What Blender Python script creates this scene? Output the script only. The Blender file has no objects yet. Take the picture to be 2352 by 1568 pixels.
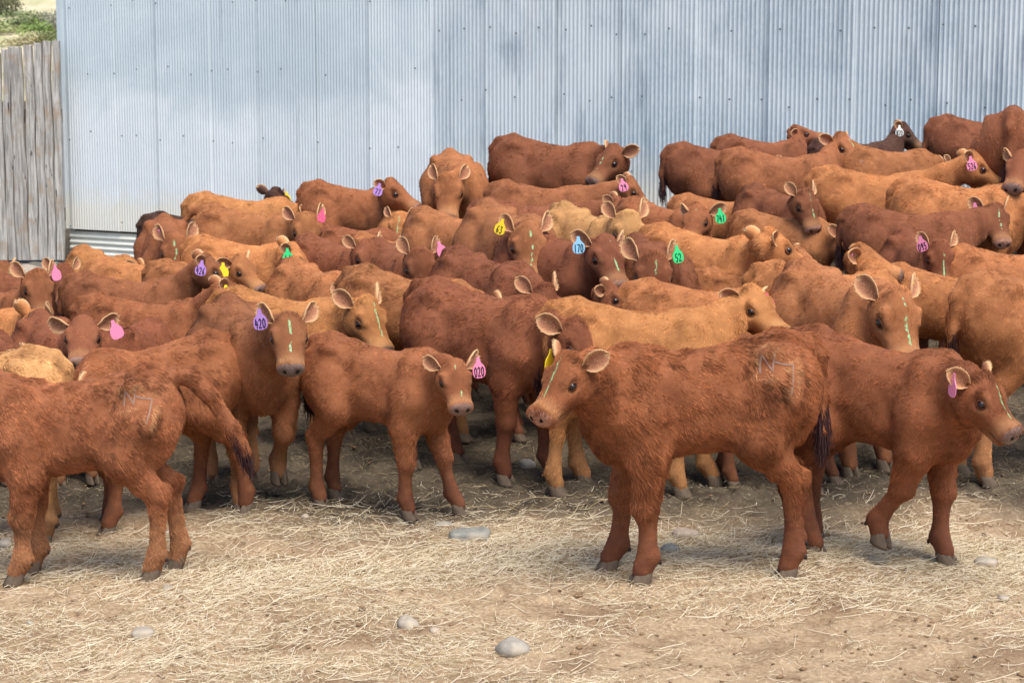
import bpy, math, random
import numpy as np
from mathutils import Vector, Matrix

R = math.radians
scene = bpy.context.scene
col = scene.collection
rng = np.random.default_rng(7)
random.seed(7)

# ------------------------------------------------------------------ camera, sky, sun, exposure
CAM_H, PITCH, LENS = 1.9, 8.2, 70.0
FPX = 2352 * LENS / 36.0
cam_d = bpy.data.cameras.new('camera')
cam_d.lens = LENS; cam_d.sensor_width = 36.0; cam_d.clip_start = 0.1; cam_d.clip_end = 2000
cam_d.dof.use_dof = True; cam_d.dof.focus_distance = 8.0; cam_d.dof.aperture_fstop = 9.0
cam = bpy.data.objects.new('camera', cam_d); col.objects.link(cam)
cam.location = (0, 0, CAM_H); cam.rotation_euler = (R(90 - PITCH), 0, 0)
scene.camera = cam

SUN_EL, SUN_AZ = 64.0, 150.0          # azimuth: compass degrees the light comes from (0 = +Y, clockwise)
world = bpy.data.worlds.new('World'); scene.world = world; world.use_nodes = True
wn = world.node_tree.nodes; wl = world.node_tree.links
sky = wn.new('ShaderNodeTexSky'); sky.sky_type = 'NISHITA'; sky.sun_disc = False
sky.sun_elevation = R(SUN_EL); sky.sun_rotation = R(SUN_AZ)
sky.altitude = 1500; sky.air_density = 1.0; sky.dust_density = 6.0; sky.ozone_density = 0.6
wl.new(sky.outputs[0], wn['Background'].inputs[0]); wn['Background'].inputs[1].default_value = 0.068
sun_d = bpy.data.lights.new('sun', 'SUN'); sun_d.energy = 1.5; sun_d.angle = R(40); sun_d.color = (1.0, 0.95, 0.87)
sun = bpy.data.objects.new('sun', sun_d); col.objects.link(sun)
sd = Vector((math.sin(R(SUN_AZ)) * math.cos(R(SUN_EL)), math.cos(R(SUN_AZ)) * math.cos(R(SUN_EL)), math.sin(R(SUN_EL))))
sun.rotation_euler = sd.to_track_quat('Z', 'Y').to_euler()
sun.location = sd * 40
scene.view_settings.view_transform = 'Standard'; scene.view_settings.look = 'None'
scene.view_settings.gamma = 1.0; scene.view_settings.use_curve_mapping = False
scene.view_settings.exposure = 1.72
scene.render.engine = 'CYCLES'
scene.cycles.max_bounces = 6; scene.cycles.diffuse_bounces = 3; scene.cycles.glossy_bounces = 2
scene.cycles.transparent_max_bounces = 4
try:
    scene.cycles_curves.shape = 'RIBBONS'; scene.cycles_curves.subdivisions = 2
except Exception:
    pass

# ------------------------------------------------------------------ helpers
CP, SP = math.cos(R(PITCH)), math.sin(R(PITCH))
def at(u, v, Y):
    """point on the line of sight of (u, v) of a 2352 x 1568 picture at distance Y along +Y"""
    xc, yc = (u - 1176) / FPX, (784 - v) / FPX
    d = np.array([xc, CP + yc * SP, -SP + yc * CP])
    return np.array([0, 0, CAM_H]) + d * (Y / d[1])
def sm(x, a, b):
    t = np.clip((x - a) / (b - a), 0, 1)
    return t * t * (3 - 2 * t)
_LAT = np.random.default_rng(3).random((32, 32, 32)).astype(np.float32)
def vnoise(p):
    """smooth value noise in -1..1 at points (n,3)"""
    p = np.asarray(p, dtype=np.float32)
    i = np.floor(p).astype(np.int64); f = p - i; f = f * f * (3 - 2 * f)
    i0 = i % 32; i1 = (i + 1) % 32
    x0, y0, z0 = i0[:, 0], i0[:, 1], i0[:, 2]; x1, y1, z1 = i1[:, 0], i1[:, 1], i1[:, 2]
    fx, fy, fz = f[:, 0], f[:, 1], f[:, 2]
    def L(a, b, t): return a + (b - a) * t
    c = L(L(L(_LAT[x0, y0, z0], _LAT[x1, y0, z0], fx), L(_LAT[x0, y1, z0], _LAT[x1, y1, z0], fx), fy),
          L(L(_LAT[x0, y0, z1], _LAT[x1, y0, z1], fx), L(_LAT[x0, y1, z1], _LAT[x1, y1, z1], fx), fy), fz)
    return c * 2 - 1
def terrain(X, Y):
    X = np.asarray(X, dtype=float); Y = np.asarray(Y, dtype=float)
    back = sm(Y, 7.6, 14.5)
    z = back * (0.10 + 0.70 * sm(X, -3.2, 3.6)) - 0.34 * sm(-X, 1.2, 4.2) * sm(Y, 9, 17)
    return z
def lin(r, g, b):
    return tuple(((c / 255.0) / 12.92 if c / 255.0 <= 0.04045 else ((c / 255.0 + 0.055) / 1.055) ** 2.4) for c in (r, g, b))
def mesh_np(name, V, Q, mats, smooth=True, tri=False):
    me = bpy.data.meshes.new(name)
    V = np.asarray(V, dtype=np.float32); Q = np.asarray(Q, dtype=np.int32)
    n = Q.shape[1]
    me.vertices.add(len(V)); me.vertices.foreach_set('co', V.ravel())
    me.loops.add(Q.size); me.loops.foreach_set('vertex_index', Q.ravel())
    me.polygons.add(len(Q)); me.polygons.foreach_set('loop_start', np.arange(len(Q), dtype=np.int32) * n)
    if smooth:
        me.polygons.foreach_set('use_smooth', np.ones(len(Q), dtype=bool))
    me.update(calc_edges=True); me.validate()
    for m in (mats if isinstance(mats, (list, tuple)) else [mats]):
        me.materials.append(m)
    return me
def mesh_py(name, V, F, mats, smooth=False):
    me = bpy.data.meshes.new(name)
    me.from_pydata([tuple(v) for v in V], [], [tuple(f) for f in F]); me.update()
    if smooth:
        me.polygons.foreach_set('use_smooth', np.ones(len(me.polygons), dtype=bool))
    for m in (mats if isinstance(mats, (list, tuple)) else [mats]):
        me.materials.append(m)
    return me
def obj(name, data, parent=None, mat=None, color=None):
    o = bpy.data.objects.new(name, data); col.objects.link(o)
    if parent is not None:
        o.parent = parent
    if mat is not None:
        o.matrix_basis = mat
    if color is not None:
        o.color = color
    return o
def tag(o, label=None, cat=None, group=None, kind=None):
    for k, v in (('label', label), ('category', cat), ('group', group), ('kind', kind)):
        if v:
            o[k] = v
    return o
def curves_np(name, P, rad, mat):
    """P (n, k, 3) points, rad (n, k) -> a curves datablock"""
    n, k, _ = P.shape
    c = bpy.data.hair_curves.new(name)
    c.add_curves([k] * n)
    c.attributes['position'].data.foreach_set('vector', P.astype(np.float32).ravel())
    a = c.attributes.get('radius') or c.attributes.new('radius', 'FLOAT', 'POINT')
    a.data.foreach_set('value', rad.astype(np.float32).ravel())
    c.materials.append(mat)
    return c
def curve_attr(c, name, val):
    a = c.attributes.new(name, 'FLOAT', 'CURVE')
    a.data.foreach_set('value', np.asarray(val, dtype=np.float32))
def vert_attr(me, name, val):
    val = np.asarray(val, dtype=np.float32)
    if val.ndim == 1:
        a = me.attributes.new(name, 'FLOAT', 'POINT'); a.data.foreach_set('value', val)
    else:
        a = me.attributes.new(name, 'FLOAT_VECTOR', 'POINT'); a.data.foreach_set('vector', val.ravel())

# ------------------------------------------------------------------ node helper
class NT:
    def __init__(s, name, rough=0.7):
        s.m = bpy.data.materials.new(name); s.m.use_nodes = True
        s.t = s.m.node_tree; s.n = s.t.nodes; s.l = s.t.links
        s.b = s.n['Principled BSDF']; s.b.inputs['Roughness'].default_value = rough
        s.b.inputs['Specular IOR Level'].default_value = 0.25
    def node(s, typ, ins=None, **kw):
        nd = s.n.new(typ)
        for k, v in kw.items():
            setattr(nd, k, v)
        for k, v in (ins or {}).items():
            s.put(nd.inputs[k], v)
        return nd
    def put(s, sock, v):
        if hasattr(v, 'outputs'):
            s.l.new(v.outputs[0], sock)
        elif isinstance(v, bpy.types.NodeSocket):
            s.l.new(v, sock)
        else:
            if isinstance(v, tuple) and len(v) == 3 and sock.type == 'RGBA':
                v = (*v, 1)
            sock.default_value = v
    def attr(s, name): return s.node('ShaderNodeAttribute', attribute_name=name)
    def noise(s, scale, vec=None, detail=3, rough=0.55, dist=0.0):
        nd = s.node('ShaderNodeTexNoise', {'Scale': scale, 'Detail': detail, 'Roughness': rough, 'Distortion': dist})
        if vec is not None:
            s.put(nd.inputs['Vector'], vec)
        return nd
    def math(s, op, a, b=0.0, c=0.0, clamp=False):
        nd = s.node('ShaderNodeMath', operation=op, use_clamp=clamp)
        s.put(nd.inputs[0], a); s.put(nd.inputs[1], b); s.put(nd.inputs[2], c)
        return nd
    def ramp(s, fac, lo, hi, o0=0.0, o1=1.0):
        nd = s.node('ShaderNodeMapRange', {'From Min': lo, 'From Max': hi, 'To Min': o0, 'To Max': o1})
        nd.interpolation_type = 'SMOOTHSTEP'
        s.put(nd.inputs['Value'], fac)
        return nd
    def mix(s, fac, a, b, mode='MIX'):
        nd = s.node('ShaderNodeMix', data_type='RGBA', blend_type=mode)
        s.put(nd.inputs[0], fac); s.put(nd.inputs[6], a); s.put(nd.inputs[7], b)
        return nd.outputs[2]
    def scale(s, vec, xyz):
        nd = s.node('ShaderNodeVectorMath', operation='MULTIPLY')
        s.put(nd.inputs[0], vec); nd.inputs[1].default_value = xyz
        return nd
    def color(s, c): s.put(s.b.inputs['Base Color'], c)
    def bump(s, h, strength=0.3, dist=0.01):
        nd = s.node('ShaderNodeBump', {'Strength': strength, 'Distance': dist})
        s.put(nd.inputs['Height'], h); s.put(s.b.inputs['Normal'], nd)
def simple(name, c, rough=0.6, spec=0.3, noise=0.0, nscale=60):
    t = NT(name, rough); t.b.inputs['Specular IOR Level'].default_value = spec
    if noise:
        co = t.node('ShaderNodeTexCoord').outputs['Object']
        nz = t.noise(nscale, co)
        t.color(t.mix(nz, tuple(x * (1 - noise) for x in c), tuple(min(1, x * (1 + noise)) for x in c)))
    else:
        t.color(c)
    return t.m
FUR = 1.0
# ------------------------------------------------------------------ calf materials
def coat_graph(t, base, hair):
    """colour of the coat: tone of the animal, muddy lower legs, pale muzzle and rims, marks on the face"""
    co = t.node('ShaderNodeTexCoord').outputs['Object']
    big = t.noise(5.0, co, 3, 0.6); mid = t.noise(22.0, co, 3, 0.6)
    c = t.mix(t.ramp(big, 0.35, 0.68), base, t.mix(1.0, base, (0.68, 0.62, 0.58), 'MULTIPLY'))
    c = t.mix(t.ramp(mid, 0.45, 0.75, 0, 0.6), c, t.mix(1.0, base, (1.2, 1.27, 1.35), 'MULTIPLY'))
    leg = t.attr('leg').outputs['Fac']
    c = t.mix(t.math('MULTIPLY', leg, t.ramp(mid, 0.25, 0.7, 1.0, 0.45)), c, t.mix(0.78, base, lin(92, 58, 50)))
    pale = t.attr('pale').outputs['Fac']
    c = t.mix(pale, c, t.mix(0.55, base, lin(214, 170, 120)))
    return c, co
def make_coat():
    t = NT('coat_skin', 0.75)
    oi = t.node('ShaderNodeObjectInfo')
    c, co = coat_graph(t, oi.outputs['Color'], False)
    c = t.mix(1.0, c, (0.72, 0.69, 0.66), 'MULTIPLY')
    # nose pad, lids and inner details
    nose = t.attr('nose').outputs['Fac']
    nz = t.noise(140.0, co, 2)
    pad = t.mix(oi.outputs['Alpha'], t.mix(nz, lin(150, 104, 86), lin(190, 146, 124)), t.mix(nz, lin(70, 60, 58), lin(134, 120, 114)))
    c = t.mix(nose, c, pad)
    c = t.mix(t.attr('dark').outputs['Fac'], c, lin(38, 24, 20))
    # green paint mark drawn down the face
    w2 = t.noise(55.0, co, 3)
    line = t.math('MULTIPLY', t.ramp(t.attr('mark').outputs['Fac'], 0.35, 0.6), t.ramp(w2, 0.36, 0.5))
    c = t.mix(line, c, t.mix(t.noise(20.0, co, 2), lin(112, 172, 104), lin(176, 200, 160)))
    t.color(c)
    st = t.node('ShaderNodeMapping'); st.inputs['Scale'].default_value = (60, 150, 40); t.put(st.inputs[0], co)
    fine = t.noise(3.0, st, 4, 0.65)
    t.bump(fine, 0.5, 0.006)
    t.put(t.b.inputs['Roughness'], t.ramp(nose, 0.0, 1.0, 0.8, 0.38))
    return t.m
def make_fur():
    t = NT('fur', 0.75)
    oi = t.node('ShaderNodeObjectInfo')
    c, co = coat_graph(t, oi.outputs['Color'], True)
    hi = t.node('ShaderNodeHairInfo')
    tn = t.attr('tone').outputs['Fac']
    tc = t.node('ShaderNodeCombineXYZ', {0: tn, 1: tn, 2: tn})
    c = t.mix(1.0, c, tc.outputs[0], 'MULTIPLY')
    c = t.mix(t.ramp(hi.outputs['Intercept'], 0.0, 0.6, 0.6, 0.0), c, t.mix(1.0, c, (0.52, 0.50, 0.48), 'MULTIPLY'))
    mk = t.attr('mark').outputs['Fac']
    c = t.mix(t.math('MULTIPLY', mk, .62), c, lin(140, 182, 124))
    t.color(c)
    t.b.inputs['Specular IOR Level'].default_value = 0.14
    return t.m
M = {}
M['coat'] = make_coat(); M['fur'] = make_fur()
def make_ear():
    t = NT('ear_skin', 0.8)
    oi = t.node('ShaderNodeObjectInfo'); base = oi.outputs['Color']
    co = t.node('ShaderNodeTexCoord').outputs['Object']
    inner = t.attr('inner').outputs['Fac']; edge = t.attr('edge').outputs['Fac']
    nz = t.noise(70, co, 3)
    c = t.mix(t.ramp(nz, 0.3, 0.7), base, t.mix(1.0, base, (0.75, 0.7, 0.65), 'MULTIPLY'))
    c = t.mix(inner, c, t.mix(nz, lin(120, 76, 56), lin(176, 120, 90)))
    c = t.mix(edge, c, t.mix(nz, lin(206, 160, 112), lin(228, 190, 146)))
    t.color(c); t.bump(nz, 0.4, 0.004)
    return t.m
M['ear'] = make_ear()
M['fringe'] = simple('ear_fringe', lin(222, 182, 134), 0.7, 0.2)
def make_eye():
    t = NT('eye', 0.08); t.b.inputs['Specular IOR Level'].default_value = 0.6
    t.color(lin(24, 16, 16)); return t.m
M['eye'] = make_eye()
def make_lid():
    t = NT('eyelid', 0.6); oi = t.node('ShaderNodeObjectInfo')
    t.color(t.mix(1.0, oi.outputs['Color'], (0.30, 0.26, 0.26), 'MULTIPLY')); return t.m
M['lid'] = make_lid()
M['nostril'] = simple('nostril', lin(22, 14, 13), 0.6, 0.2)
M['hoof'] = simple('hoof_horn', lin(98, 84, 70), 0.75, 0.2, 0.55, 38)
M['dew'] = simple('dewclaw_horn', lin(52, 42, 38), 0.6, 0.3, 0.3, 60)
M['switch'] = simple('tail_switch', lin(58, 36, 36), 0.6, 0.2)
M['ink'] = simple('marker_ink', lin(22, 20, 34), 0.5, 0.3)
M['brand'] = simple('brand_scar', lin(140, 112, 98), 0.7, 0.2, 0.2, 90)
M['singe'] = simple('singed_hair', lin(74, 44, 32), 0.8, 0.1, 0.2, 90)
TAGC = {'pink': lin(228, 136, 168), 'purple': lin(176, 132, 200), 'yellow': lin(248, 214, 40), 'green': lin(52, 206, 120),
        'blue': lin(150, 205, 235), 'white': lin(228, 228, 222), 'red': lin(230, 96, 130)}
for k, c in TAGC.items():
    M['tag_' + k] = simple('tag_' + k, c, 0.35, 0.4, 0.05, 30)

# ------------------------------------------------------------------ implicit body: fields on a rectilinear grid, surface nets
class Field:
    def __init__(s, xs, ys, zs):
        s.a = (np.asarray(xs, np.float32), np.asarray(ys, np.float32), np.asarray(zs, np.float32))
        s.V = np.full((len(xs), len(ys), len(zs)), 0.3, np.float32)
    def box(s, lo, hi, m):
        out = []
        for k in range(3):
            i = int(np.searchsorted(s.a[k], lo[k] - m)); j = int(np.searchsorted(s.a[k], hi[k] + m))
            if j <= i:
                return None, None
            out.append(slice(max(i - 1, 0), j + 1))
        X = s.a[0][out[0]][:, None, None]; Y = s.a[1][out[1]][None, :, None]; Z = s.a[2][out[2]][None, None, :]
        return tuple(out), (X, Y, Z)
    def put(s, sl, d, k):
        v = s.V[sl]
        if k <= 0:
            s.V[sl] = np.minimum(v, d)
        else:
            h = np.maximum(k - np.abs(v - d), 0) / k
            s.V[sl] = np.minimum(v, d) - h * h * k * 0.25
    def cone(s, a, b, ra, rb, k=0.04):
        a = np.asarray(a, float); b = np.asarray(b, float); r = max(ra, rb)
        sl, g = s.box(np.minimum(a, b) - r, np.maximum(a, b) + r, k + 0.05)
        if sl is None: return
        ba = b - a; bb = max(float(ba @ ba), 1e-9)
        px, py, pz = g[0] - a[0], g[1] - a[1], g[2] - a[2]
        h = np.clip((px * ba[0] + py * ba[1] + pz * ba[2]) / bb, 0, 1)
        d = np.sqrt((px - h * ba[0]) ** 2 + (py - h * ba[1]) ** 2 + (pz - h * ba[2]) ** 2) - (ra + (rb - ra) * h)
        s.put(sl, d.astype(np.float32), k)
    def ell(s, c, r, k=0.05, M3=None, cut=False):
        c = np.asarray(c, float); R_ = max(r)
        sl, g = s.box(c - R_, c + R_, k + 0.05)
        if sl is None: return
        p = [g[0] - c[0], g[1] - c[1], g[2] - c[2]]
        if M3 is not None:
            p = [p[0] * M3[i][0] + p[1] * M3[i][1] + p[2] * M3[i][2] for i in range(3)]
        k0 = np.sqrt((p[0] / r[0]) ** 2 + (p[1] / r[1]) ** 2 + (p[2] / r[2]) ** 2) + 1e-6
        k1 = np.sqrt((p[0] / r[0] ** 2) ** 2 + (p[1] / r[1] ** 2) ** 2 + (p[2] / r[2] ** 2) ** 2) + 1e-6
        d = (k0 * (k0 - 1) / k1).astype(np.float32)
        if cut:
            v = s.V[sl]; h = np.maximum(k - np.abs(v + d), 0) / max(k, 1e-6)
            s.V[sl] = np.maximum(v, -d) + h * h * k * 0.25
        else:
            s.put(sl, d, k)
    def loft(s, O, f, sd, n, T, k=0.05, taper=0.0):
        """T columns: t, top, bottom, halfwidth along axis f from O; n = up of the section, sd = side"""
        O, f, sd, n = [np.asarray(q, float) for q in (O, f, sd, n)]
        t0, t1 = T[0, 0], T[-1, 0]
        hh = max(np.abs(T[:, 1]).max(), np.abs(T[:, 2]).max(), T[:, 3].max())
        cs = np.array([O + f * t + n * q + sd * w for t in (t0, t1) for q in (T[:, 1].max(), T[:, 2].min()) for w in (-T[:, 3].max(), T[:, 3].max())])
        sl, g = s.box(cs.min(0), cs.max(0), k + 0.05)
        if sl is None: return
        px, py, pz = g[0] - O[0], g[1] - O[1], g[2] - O[2]
        t = px * f[0] + py * f[1] + pz * f[2]
        y = px * sd[0] + py * sd[1] + pz * sd[2]
        z = px * n[0] + py * n[1] + pz * n[2]
        tc = np.clip(t, t0, t1)
        top = np.interp(tc, T[:, 0], T[:, 1]); bot = np.interp(tc, T[:, 0], T[:, 2]); w = np.interp(tc, T[:, 0], T[:, 3])
        h = (top - bot) / 2; zc = (top + bot) / 2
        zz = (z - zc)
        w = w * (1 - taper * np.clip(zz / h, -1, 1))
        k0 = np.sqrt((y / w) ** 2 + (zz / h) ** 2) + 1e-6
        k1 = np.sqrt((y / w ** 2) ** 2 + (zz / h ** 2) ** 2) + 1e-6
        d = k0 * (k0 - 1) / k1
        e = t - tc
        d = np.where(np.abs(e) > 0, np.sqrt(np.maximum(d, 0) ** 2 + e ** 2), d)
        s.put(sl, d.astype(np.float32), k)
    def mesh(s):
        V = s.V; ax = s.a
        nx, ny, nz = V.shape
        ins = V < 0
        acc = np.zeros((nx - 1, ny - 1, nz - 1, 3), np.float32); cnt = np.zeros((nx - 1, ny - 1, nz - 1), np.float32)
        quads_src = []
        for d in range(3):
            lo = [slice(None)] * 3; hi = [slice(None)] * 3
            lo[d] = slice(0, -1); hi[d] = slice(1, None)
            a, b = V[tuple(lo)], V[tuple(hi)]
            cross = ins[tuple(lo)] != ins[tuple(hi)]
            idx = np.argwhere(cross)
            va, vb = a[cross], b[cross]
            t = va / (va - vb)
            pos = np.stack([ax[0][idx[:, 0]], ax[1][idx[:, 1]], ax[2][idx[:, 2]]], 1).astype(np.float32)
            pos[:, d] += t * (ax[d][idx[:, d] + 1] - ax[d][idx[:, d]])
            o1, o2 = [q for q in range(3) if q != d]
            for e1 in (0, -1):
                for e2 in (0, -1):
                    c = idx.copy(); c[:, o1] += e1; c[:, o2] += e2
                    ok = (c[:, o1] >= 0) & (c[:, o2] >= 0) & (c[:, o1] < acc.shape[o1]) & (c[:, o2] < acc.shape[o2])
                    cc = c[ok]
                    fl = np.ravel_multi_index((cc[:, 0], cc[:, 1], cc[:, 2]), cnt.shape)
                    np.add.at(cnt.reshape(-1), fl, 1)
                    np.add.at(acc.reshape(-1, 3), fl, pos[ok])
            quads_src.append((d, o1, o2, idx, va < 0))
        act = cnt > 0
        ids = np.full(cnt.shape, -1, np.int64); ids[act] = np.arange(int(act.sum()))
        P = acc[act] / cnt[act][:, None]
        Q = []
        for d, o1, o2, idx, neg in quads_src:
            ok = (idx[:, o1] > 0) & (idx[:, o2] > 0) & (idx[:, o1] < cnt.shape[o1]) & (idx[:, o2] < cnt.shape[o2])
            idx, neg = idx[ok], neg[ok]
            def g(e1, e2):
                c = idx.copy(); c[:, o1] += e1; c[:, o2] += e2
                return ids[c[:, 0], c[:, 1], c[:, 2]]
            q = np.stack([g(-1, -1), g(0, -1), g(0, 0), g(-1, 0)], 1)
            flip = neg if d != 1 else ~neg
            q[~flip] = q[~flip][:, ::-1]
            Q.append(q)
        return P, np.concatenate(Q)

def spl(tab, n=60):
    """smooth a profile table with cubic interpolation"""
    tab = np.asarray(tab, float); x = tab[:, 0]
    xx = np.linspace(x[0], x[-1], n); out = [xx]
    for c in range(1, tab.shape[1]):
        y = tab[:, c]; m = np.gradient(y, x)
        i = np.clip(np.searchsorted(x, xx) - 1, 0, len(x) - 2)
        h = x[i + 1] - x[i]; t = (xx - x[i]) / h
        out.append((2 * t ** 3 - 3 * t ** 2 + 1) * y[i] + (t ** 3 - 2 * t ** 2 + t) * h * m[i] + (-2 * t ** 3 + 3 * t ** 2) * y[i + 1] + (t ** 3 - t ** 2) * h * m[i + 1])
    return np.stack(out, 1)
TORSO = spl([(-.455, .775, .68, .045), (-.44, .82, .62, .085), (-.40, .872, .54, .125), (-.32, .900, .475, .152), (-.20, .888, .455, .168),
             (-.05, .855, .446, .178), (.10, .838, .434, .176), (.22, .845, .424, .158), (.32, .848, .430, .135), (.39, .80, .47, .105), (.44, .72, .56, .06)])
HEAD = spl([(-.045, -.035, -.085, .040), (-.02, .008, -.115, .070), (.02, .026, -.138, .084), (.06, .031, -.150, .089), (.10, .023, -.150, .087), (.15, .009, -.138, .077),
            (.20, -.002, -.124, .069), (.24, -.007, -.116, .067), (.275, -.006, -.113, .070), (.30, -.010, -.110, .068), (.318, -.024, -.103, .056), (.328, -.043, -.090, .032)])

XS = .93
TORSO[:, 0] *= XS
HF0, HSD0, HN0 = .75, .88, .86
HEAD[:, 0] *= HF0; HEAD[:, 1] *= HN0; HEAD[:, 2] *= HN0; HEAD[:, 3] *= HSD0
def axis_lines(lo, hi, zones, base):
    """grid lines from lo to hi with spacing base, finer within zones [(a, b, step)]"""
    out = [lo]; x = lo
    while x < hi:
        st = base
        for a, b, s_ in zones:
            if a <= x <= b: st = min(st, s_)
            elif x < a and x + st > a: st = max(min(st, a - x + s_ * .5), s_)
        x += st; out.append(x)
    return np.array(out)

def calf_shape(sp):
    """builds the body of one calf in its own frame (x forward, y to its left, z up, ground z = 0)
    sp: head centre, face yaw and pitch, leg swings, tail points, resolution"""
    hm = np.asarray(sp['head'], float)
    hs = sp['hs']; HF, HSD, HN = HF0 * hs, HSD0 * hs, HN0 * hs
    HD = HEAD * hs
    fy, fp = sp['fyaw'], sp['fpitch']
    f = np.array([math.cos(fp) * math.cos(fy), math.cos(fp) * math.sin(fy), -math.sin(fp)])
    side = np.array([-math.sin(fy), math.cos(fy), 0.0])
    roll = sp.get('roll', 0.0)
    n = np.cross(f, side); n /= np.linalg.norm(n)
    side, n = side * math.cos(roll) + n * math.sin(roll), n * math.cos(roll) - side * math.sin(roll)
    P = hm - f * .078 * hs + n * .043 * hs                   # poll
    res, hres = sp['res'], sp['hres']
    pts = [P + f * t * hs + side * q * hs for t in (-.06, .29) for q in (-.11, .11)] + [P - n * .2 * hs, P + n * .05 * hs]
    hlo, hhi = np.min(pts, 0), np.max(pts, 0)
    tail = sp['tail']
    tl = np.array([p[:3] for p in tail])
    legs = sp['legs']
    lo = np.minimum(hlo, tl.min(0) - .05); hi = np.maximum(hhi, tl.max(0) + .05)
    lx = [(-.5), .5]
    lo = np.minimum(lo, [min(-.52, sp['lx'][0] - .08), -.30, sp['lz'] - .02]); hi = np.maximum(hi, [max(.50, sp['lx'][1] + .08), .30, .96])
    hz = [(hlo[i] - .01, hhi[i] + .01, hres) for i in range(3)]
    xs = axis_lines(lo[0] - .03, hi[0] + .03, [hz[0]], res * 1.15)
    ys = axis_lines(lo[1] - .03, hi[1] + .03, [hz[1]], res * 0.95)
    zs = axis_lines(lo[2] - .03, hi[2] + .03, [hz[2]], res * 1.2)
    F = Field(xs, ys, zs)
    g = sp.get('girth', 1.0)
    T = TORSO.copy(); T[:, 3] *= g; T[:, 2] -= .02 * (g - 1) / .1 * np.exp(-((T[:, 0]) / .2) ** 2)
    F.loft((0, 0, 0), (1, 0, 0), (0, 1, 0), (0, 0, 1), T, .02, .16)
    F.cone((.17, 0, .838), (.30, 0, .842), .02, .022, .04)          # withers
    F.cone((-.28, 0, .888), (-.39, 0, .858), .030, .03, .05)       # croup
    for s_ in (-1, 1):
        F.ell((-.235, s_ * .125, .838), (.045, .030, .032), .05)    # hip point
        F.ell((-.28, s_ * .085, .665), (.140, .080, .19), .05)
        F.ell((-.378, s_ * .058, .705), (.055, .050, .11), .045)   # buttock
        F.ell((.245, s_ * .092, .635), (.085, .062, .20), .05)     # shoulder
        F.cone((.225, s_ * .085, .80), (.285, s_ * .125, .60), .030, .045, .04)   # shoulder blade ridge
    for s_ in (-1, 1):
        F.ell((-.125, s_ * (.178 * g + .055), .748), (.080, .085, .080), .05, cut=True)        # flank hollow
        F.ell((.125, s_ * (.176 * g + .068), .64), (.045, .085, .15), .05, cut=True)            # hollow behind the shoulder
        F.ell((-.150, s_ * (.178 * g + .030), .50), (.040, .085, .075), .04, cut=True)           # stifle fold
    F.ell((.345, 0, .56), (.075, .078, .115), .07)                 # brisket
    hooves = []
    for i, (L, rr) in enumerate(legs):
        for a in range(len(L) - 1):
            F.cone(L[a], L[a + 1], rr[a], rr[a + 1], (.06, .03, .012)[min(a, 2)])
        if i >= 2:
            F.ell(np.array(L[3]) + np.array([-.030, 0, .014]), (.026, .020, .030), .02)      # point of hock
            F.ell(np.array(L[3]) + np.array([.012, 0, -.004]), (.036, .040, .040), .015)
        else:
            F.ell(np.array(L[2]) + np.array([.012, 0, .0]), (.040, .042, .044), .015)        # knee
        F.ell(np.array(L[-2]) + np.array([-.022, 0, -.006]), (.026, .034, .026), .015)       # fetlock
    # neck: crest and throat
    nb = np.array([.275, 0, .770]); cb = np.array([.325, 0, .615])
    pe = P - f * .012 * hs - n * .054 * hs; te = P + f * .026 * hs - n * .092 * hs
    bend = np.array([.09, 0, .02])
    m1 = nb * .5 + pe * .5 + bend * .35; m2 = cb * .5 + te * .5 + bend * .2
    F.cone(nb, m1, .080, .062, .05); F.cone(m1, pe, .062, .052, .035)
    F.cone(cb, m2, .100, .066, .06); F.cone(m2, te, .066, .042, .03)
    F.cone((nb + cb) / 2, (m1 + m2) / 2, .112, .068, .05); F.cone((m1 + m2) / 2, (pe + te) / 2, .068, .048, .035)
    # tail
    for a in range(len(tail) - 1):
        F.cone(tail[a][:3], tail[a + 1][:3], tail[a][3], tail[a + 1][3], .02)
    # head
    HM = np.array([f, side, n])
    F.loft(P, f, side, n, HD, .025, .0)
    W = lambda t, q, m: P + f * t * HF + side * q * HSD + n * m * HN
    F.cone(W(.07, 0, -.115), W(.272, 0, -.108), .045 * hs, .030 * hs, .010)   # lower jaw
    F.ell(W(.0, 0, .008), (0.0360 * hs, 0.0440 * hs, 0.0261 * hs), .03, HM)                # poll tuft
    for s_ in (-1, 1):
        F.ell(W(.055, s_ * .054, -.092), (0.0600 * hs, 0.0317 * hs, 0.0557 * hs), .03, HM)   # cheek
        F.cone(W(.078, s_ * .073, -.004), W(.135, s_ * .066, -.016), .017 * hs, .012 * hs, .018)    # brow
        F.cone(W(.13, s_ * .062, -.058), W(.22, s_ * .040, -.056), .014 * hs, .011 * hs, .03)      # cheekbone
        F.ell(W(.293, s_ * .038, -.052), (0.0240 * hs, 0.0194 * hs, 0.0278 * hs), .02, HM)    # nostril wing
        F.ell(W(.114, s_ * .094, -.038), (.026 * hs, .017 * hs, .019 * hs), .014, HM, cut=True)
        F.ell(W(.322, s_ * .032, -.048), (0.0104 * hs, 0.0079 * hs, 0.0096 * hs), .008, HM, cut=True)
    # coarse lumps of coat and muscle
    sl = F.V < .08
    ii = np.argwhere(sl)
    pp = np.stack([xs[ii[:, 0]], ys[ii[:, 1]], zs[ii[:, 2]]], 1)
    nz = vnoise(pp * 13 + sp['seed'] * 1.7) * .6 + vnoise(pp * 29 + sp['seed']) * .4
    hd = (pp - P) @ f
    F.V[sl] += (nz * sp.get('lump', .006) * np.where((hd > -.02) & (np.linalg.norm(pp - P, axis=1) < .28 * hs), .25, 1)).astype(np.float32)
    V, Q = F.mesh()
    # light relax
    return V, Q, P, f, side, n

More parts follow.
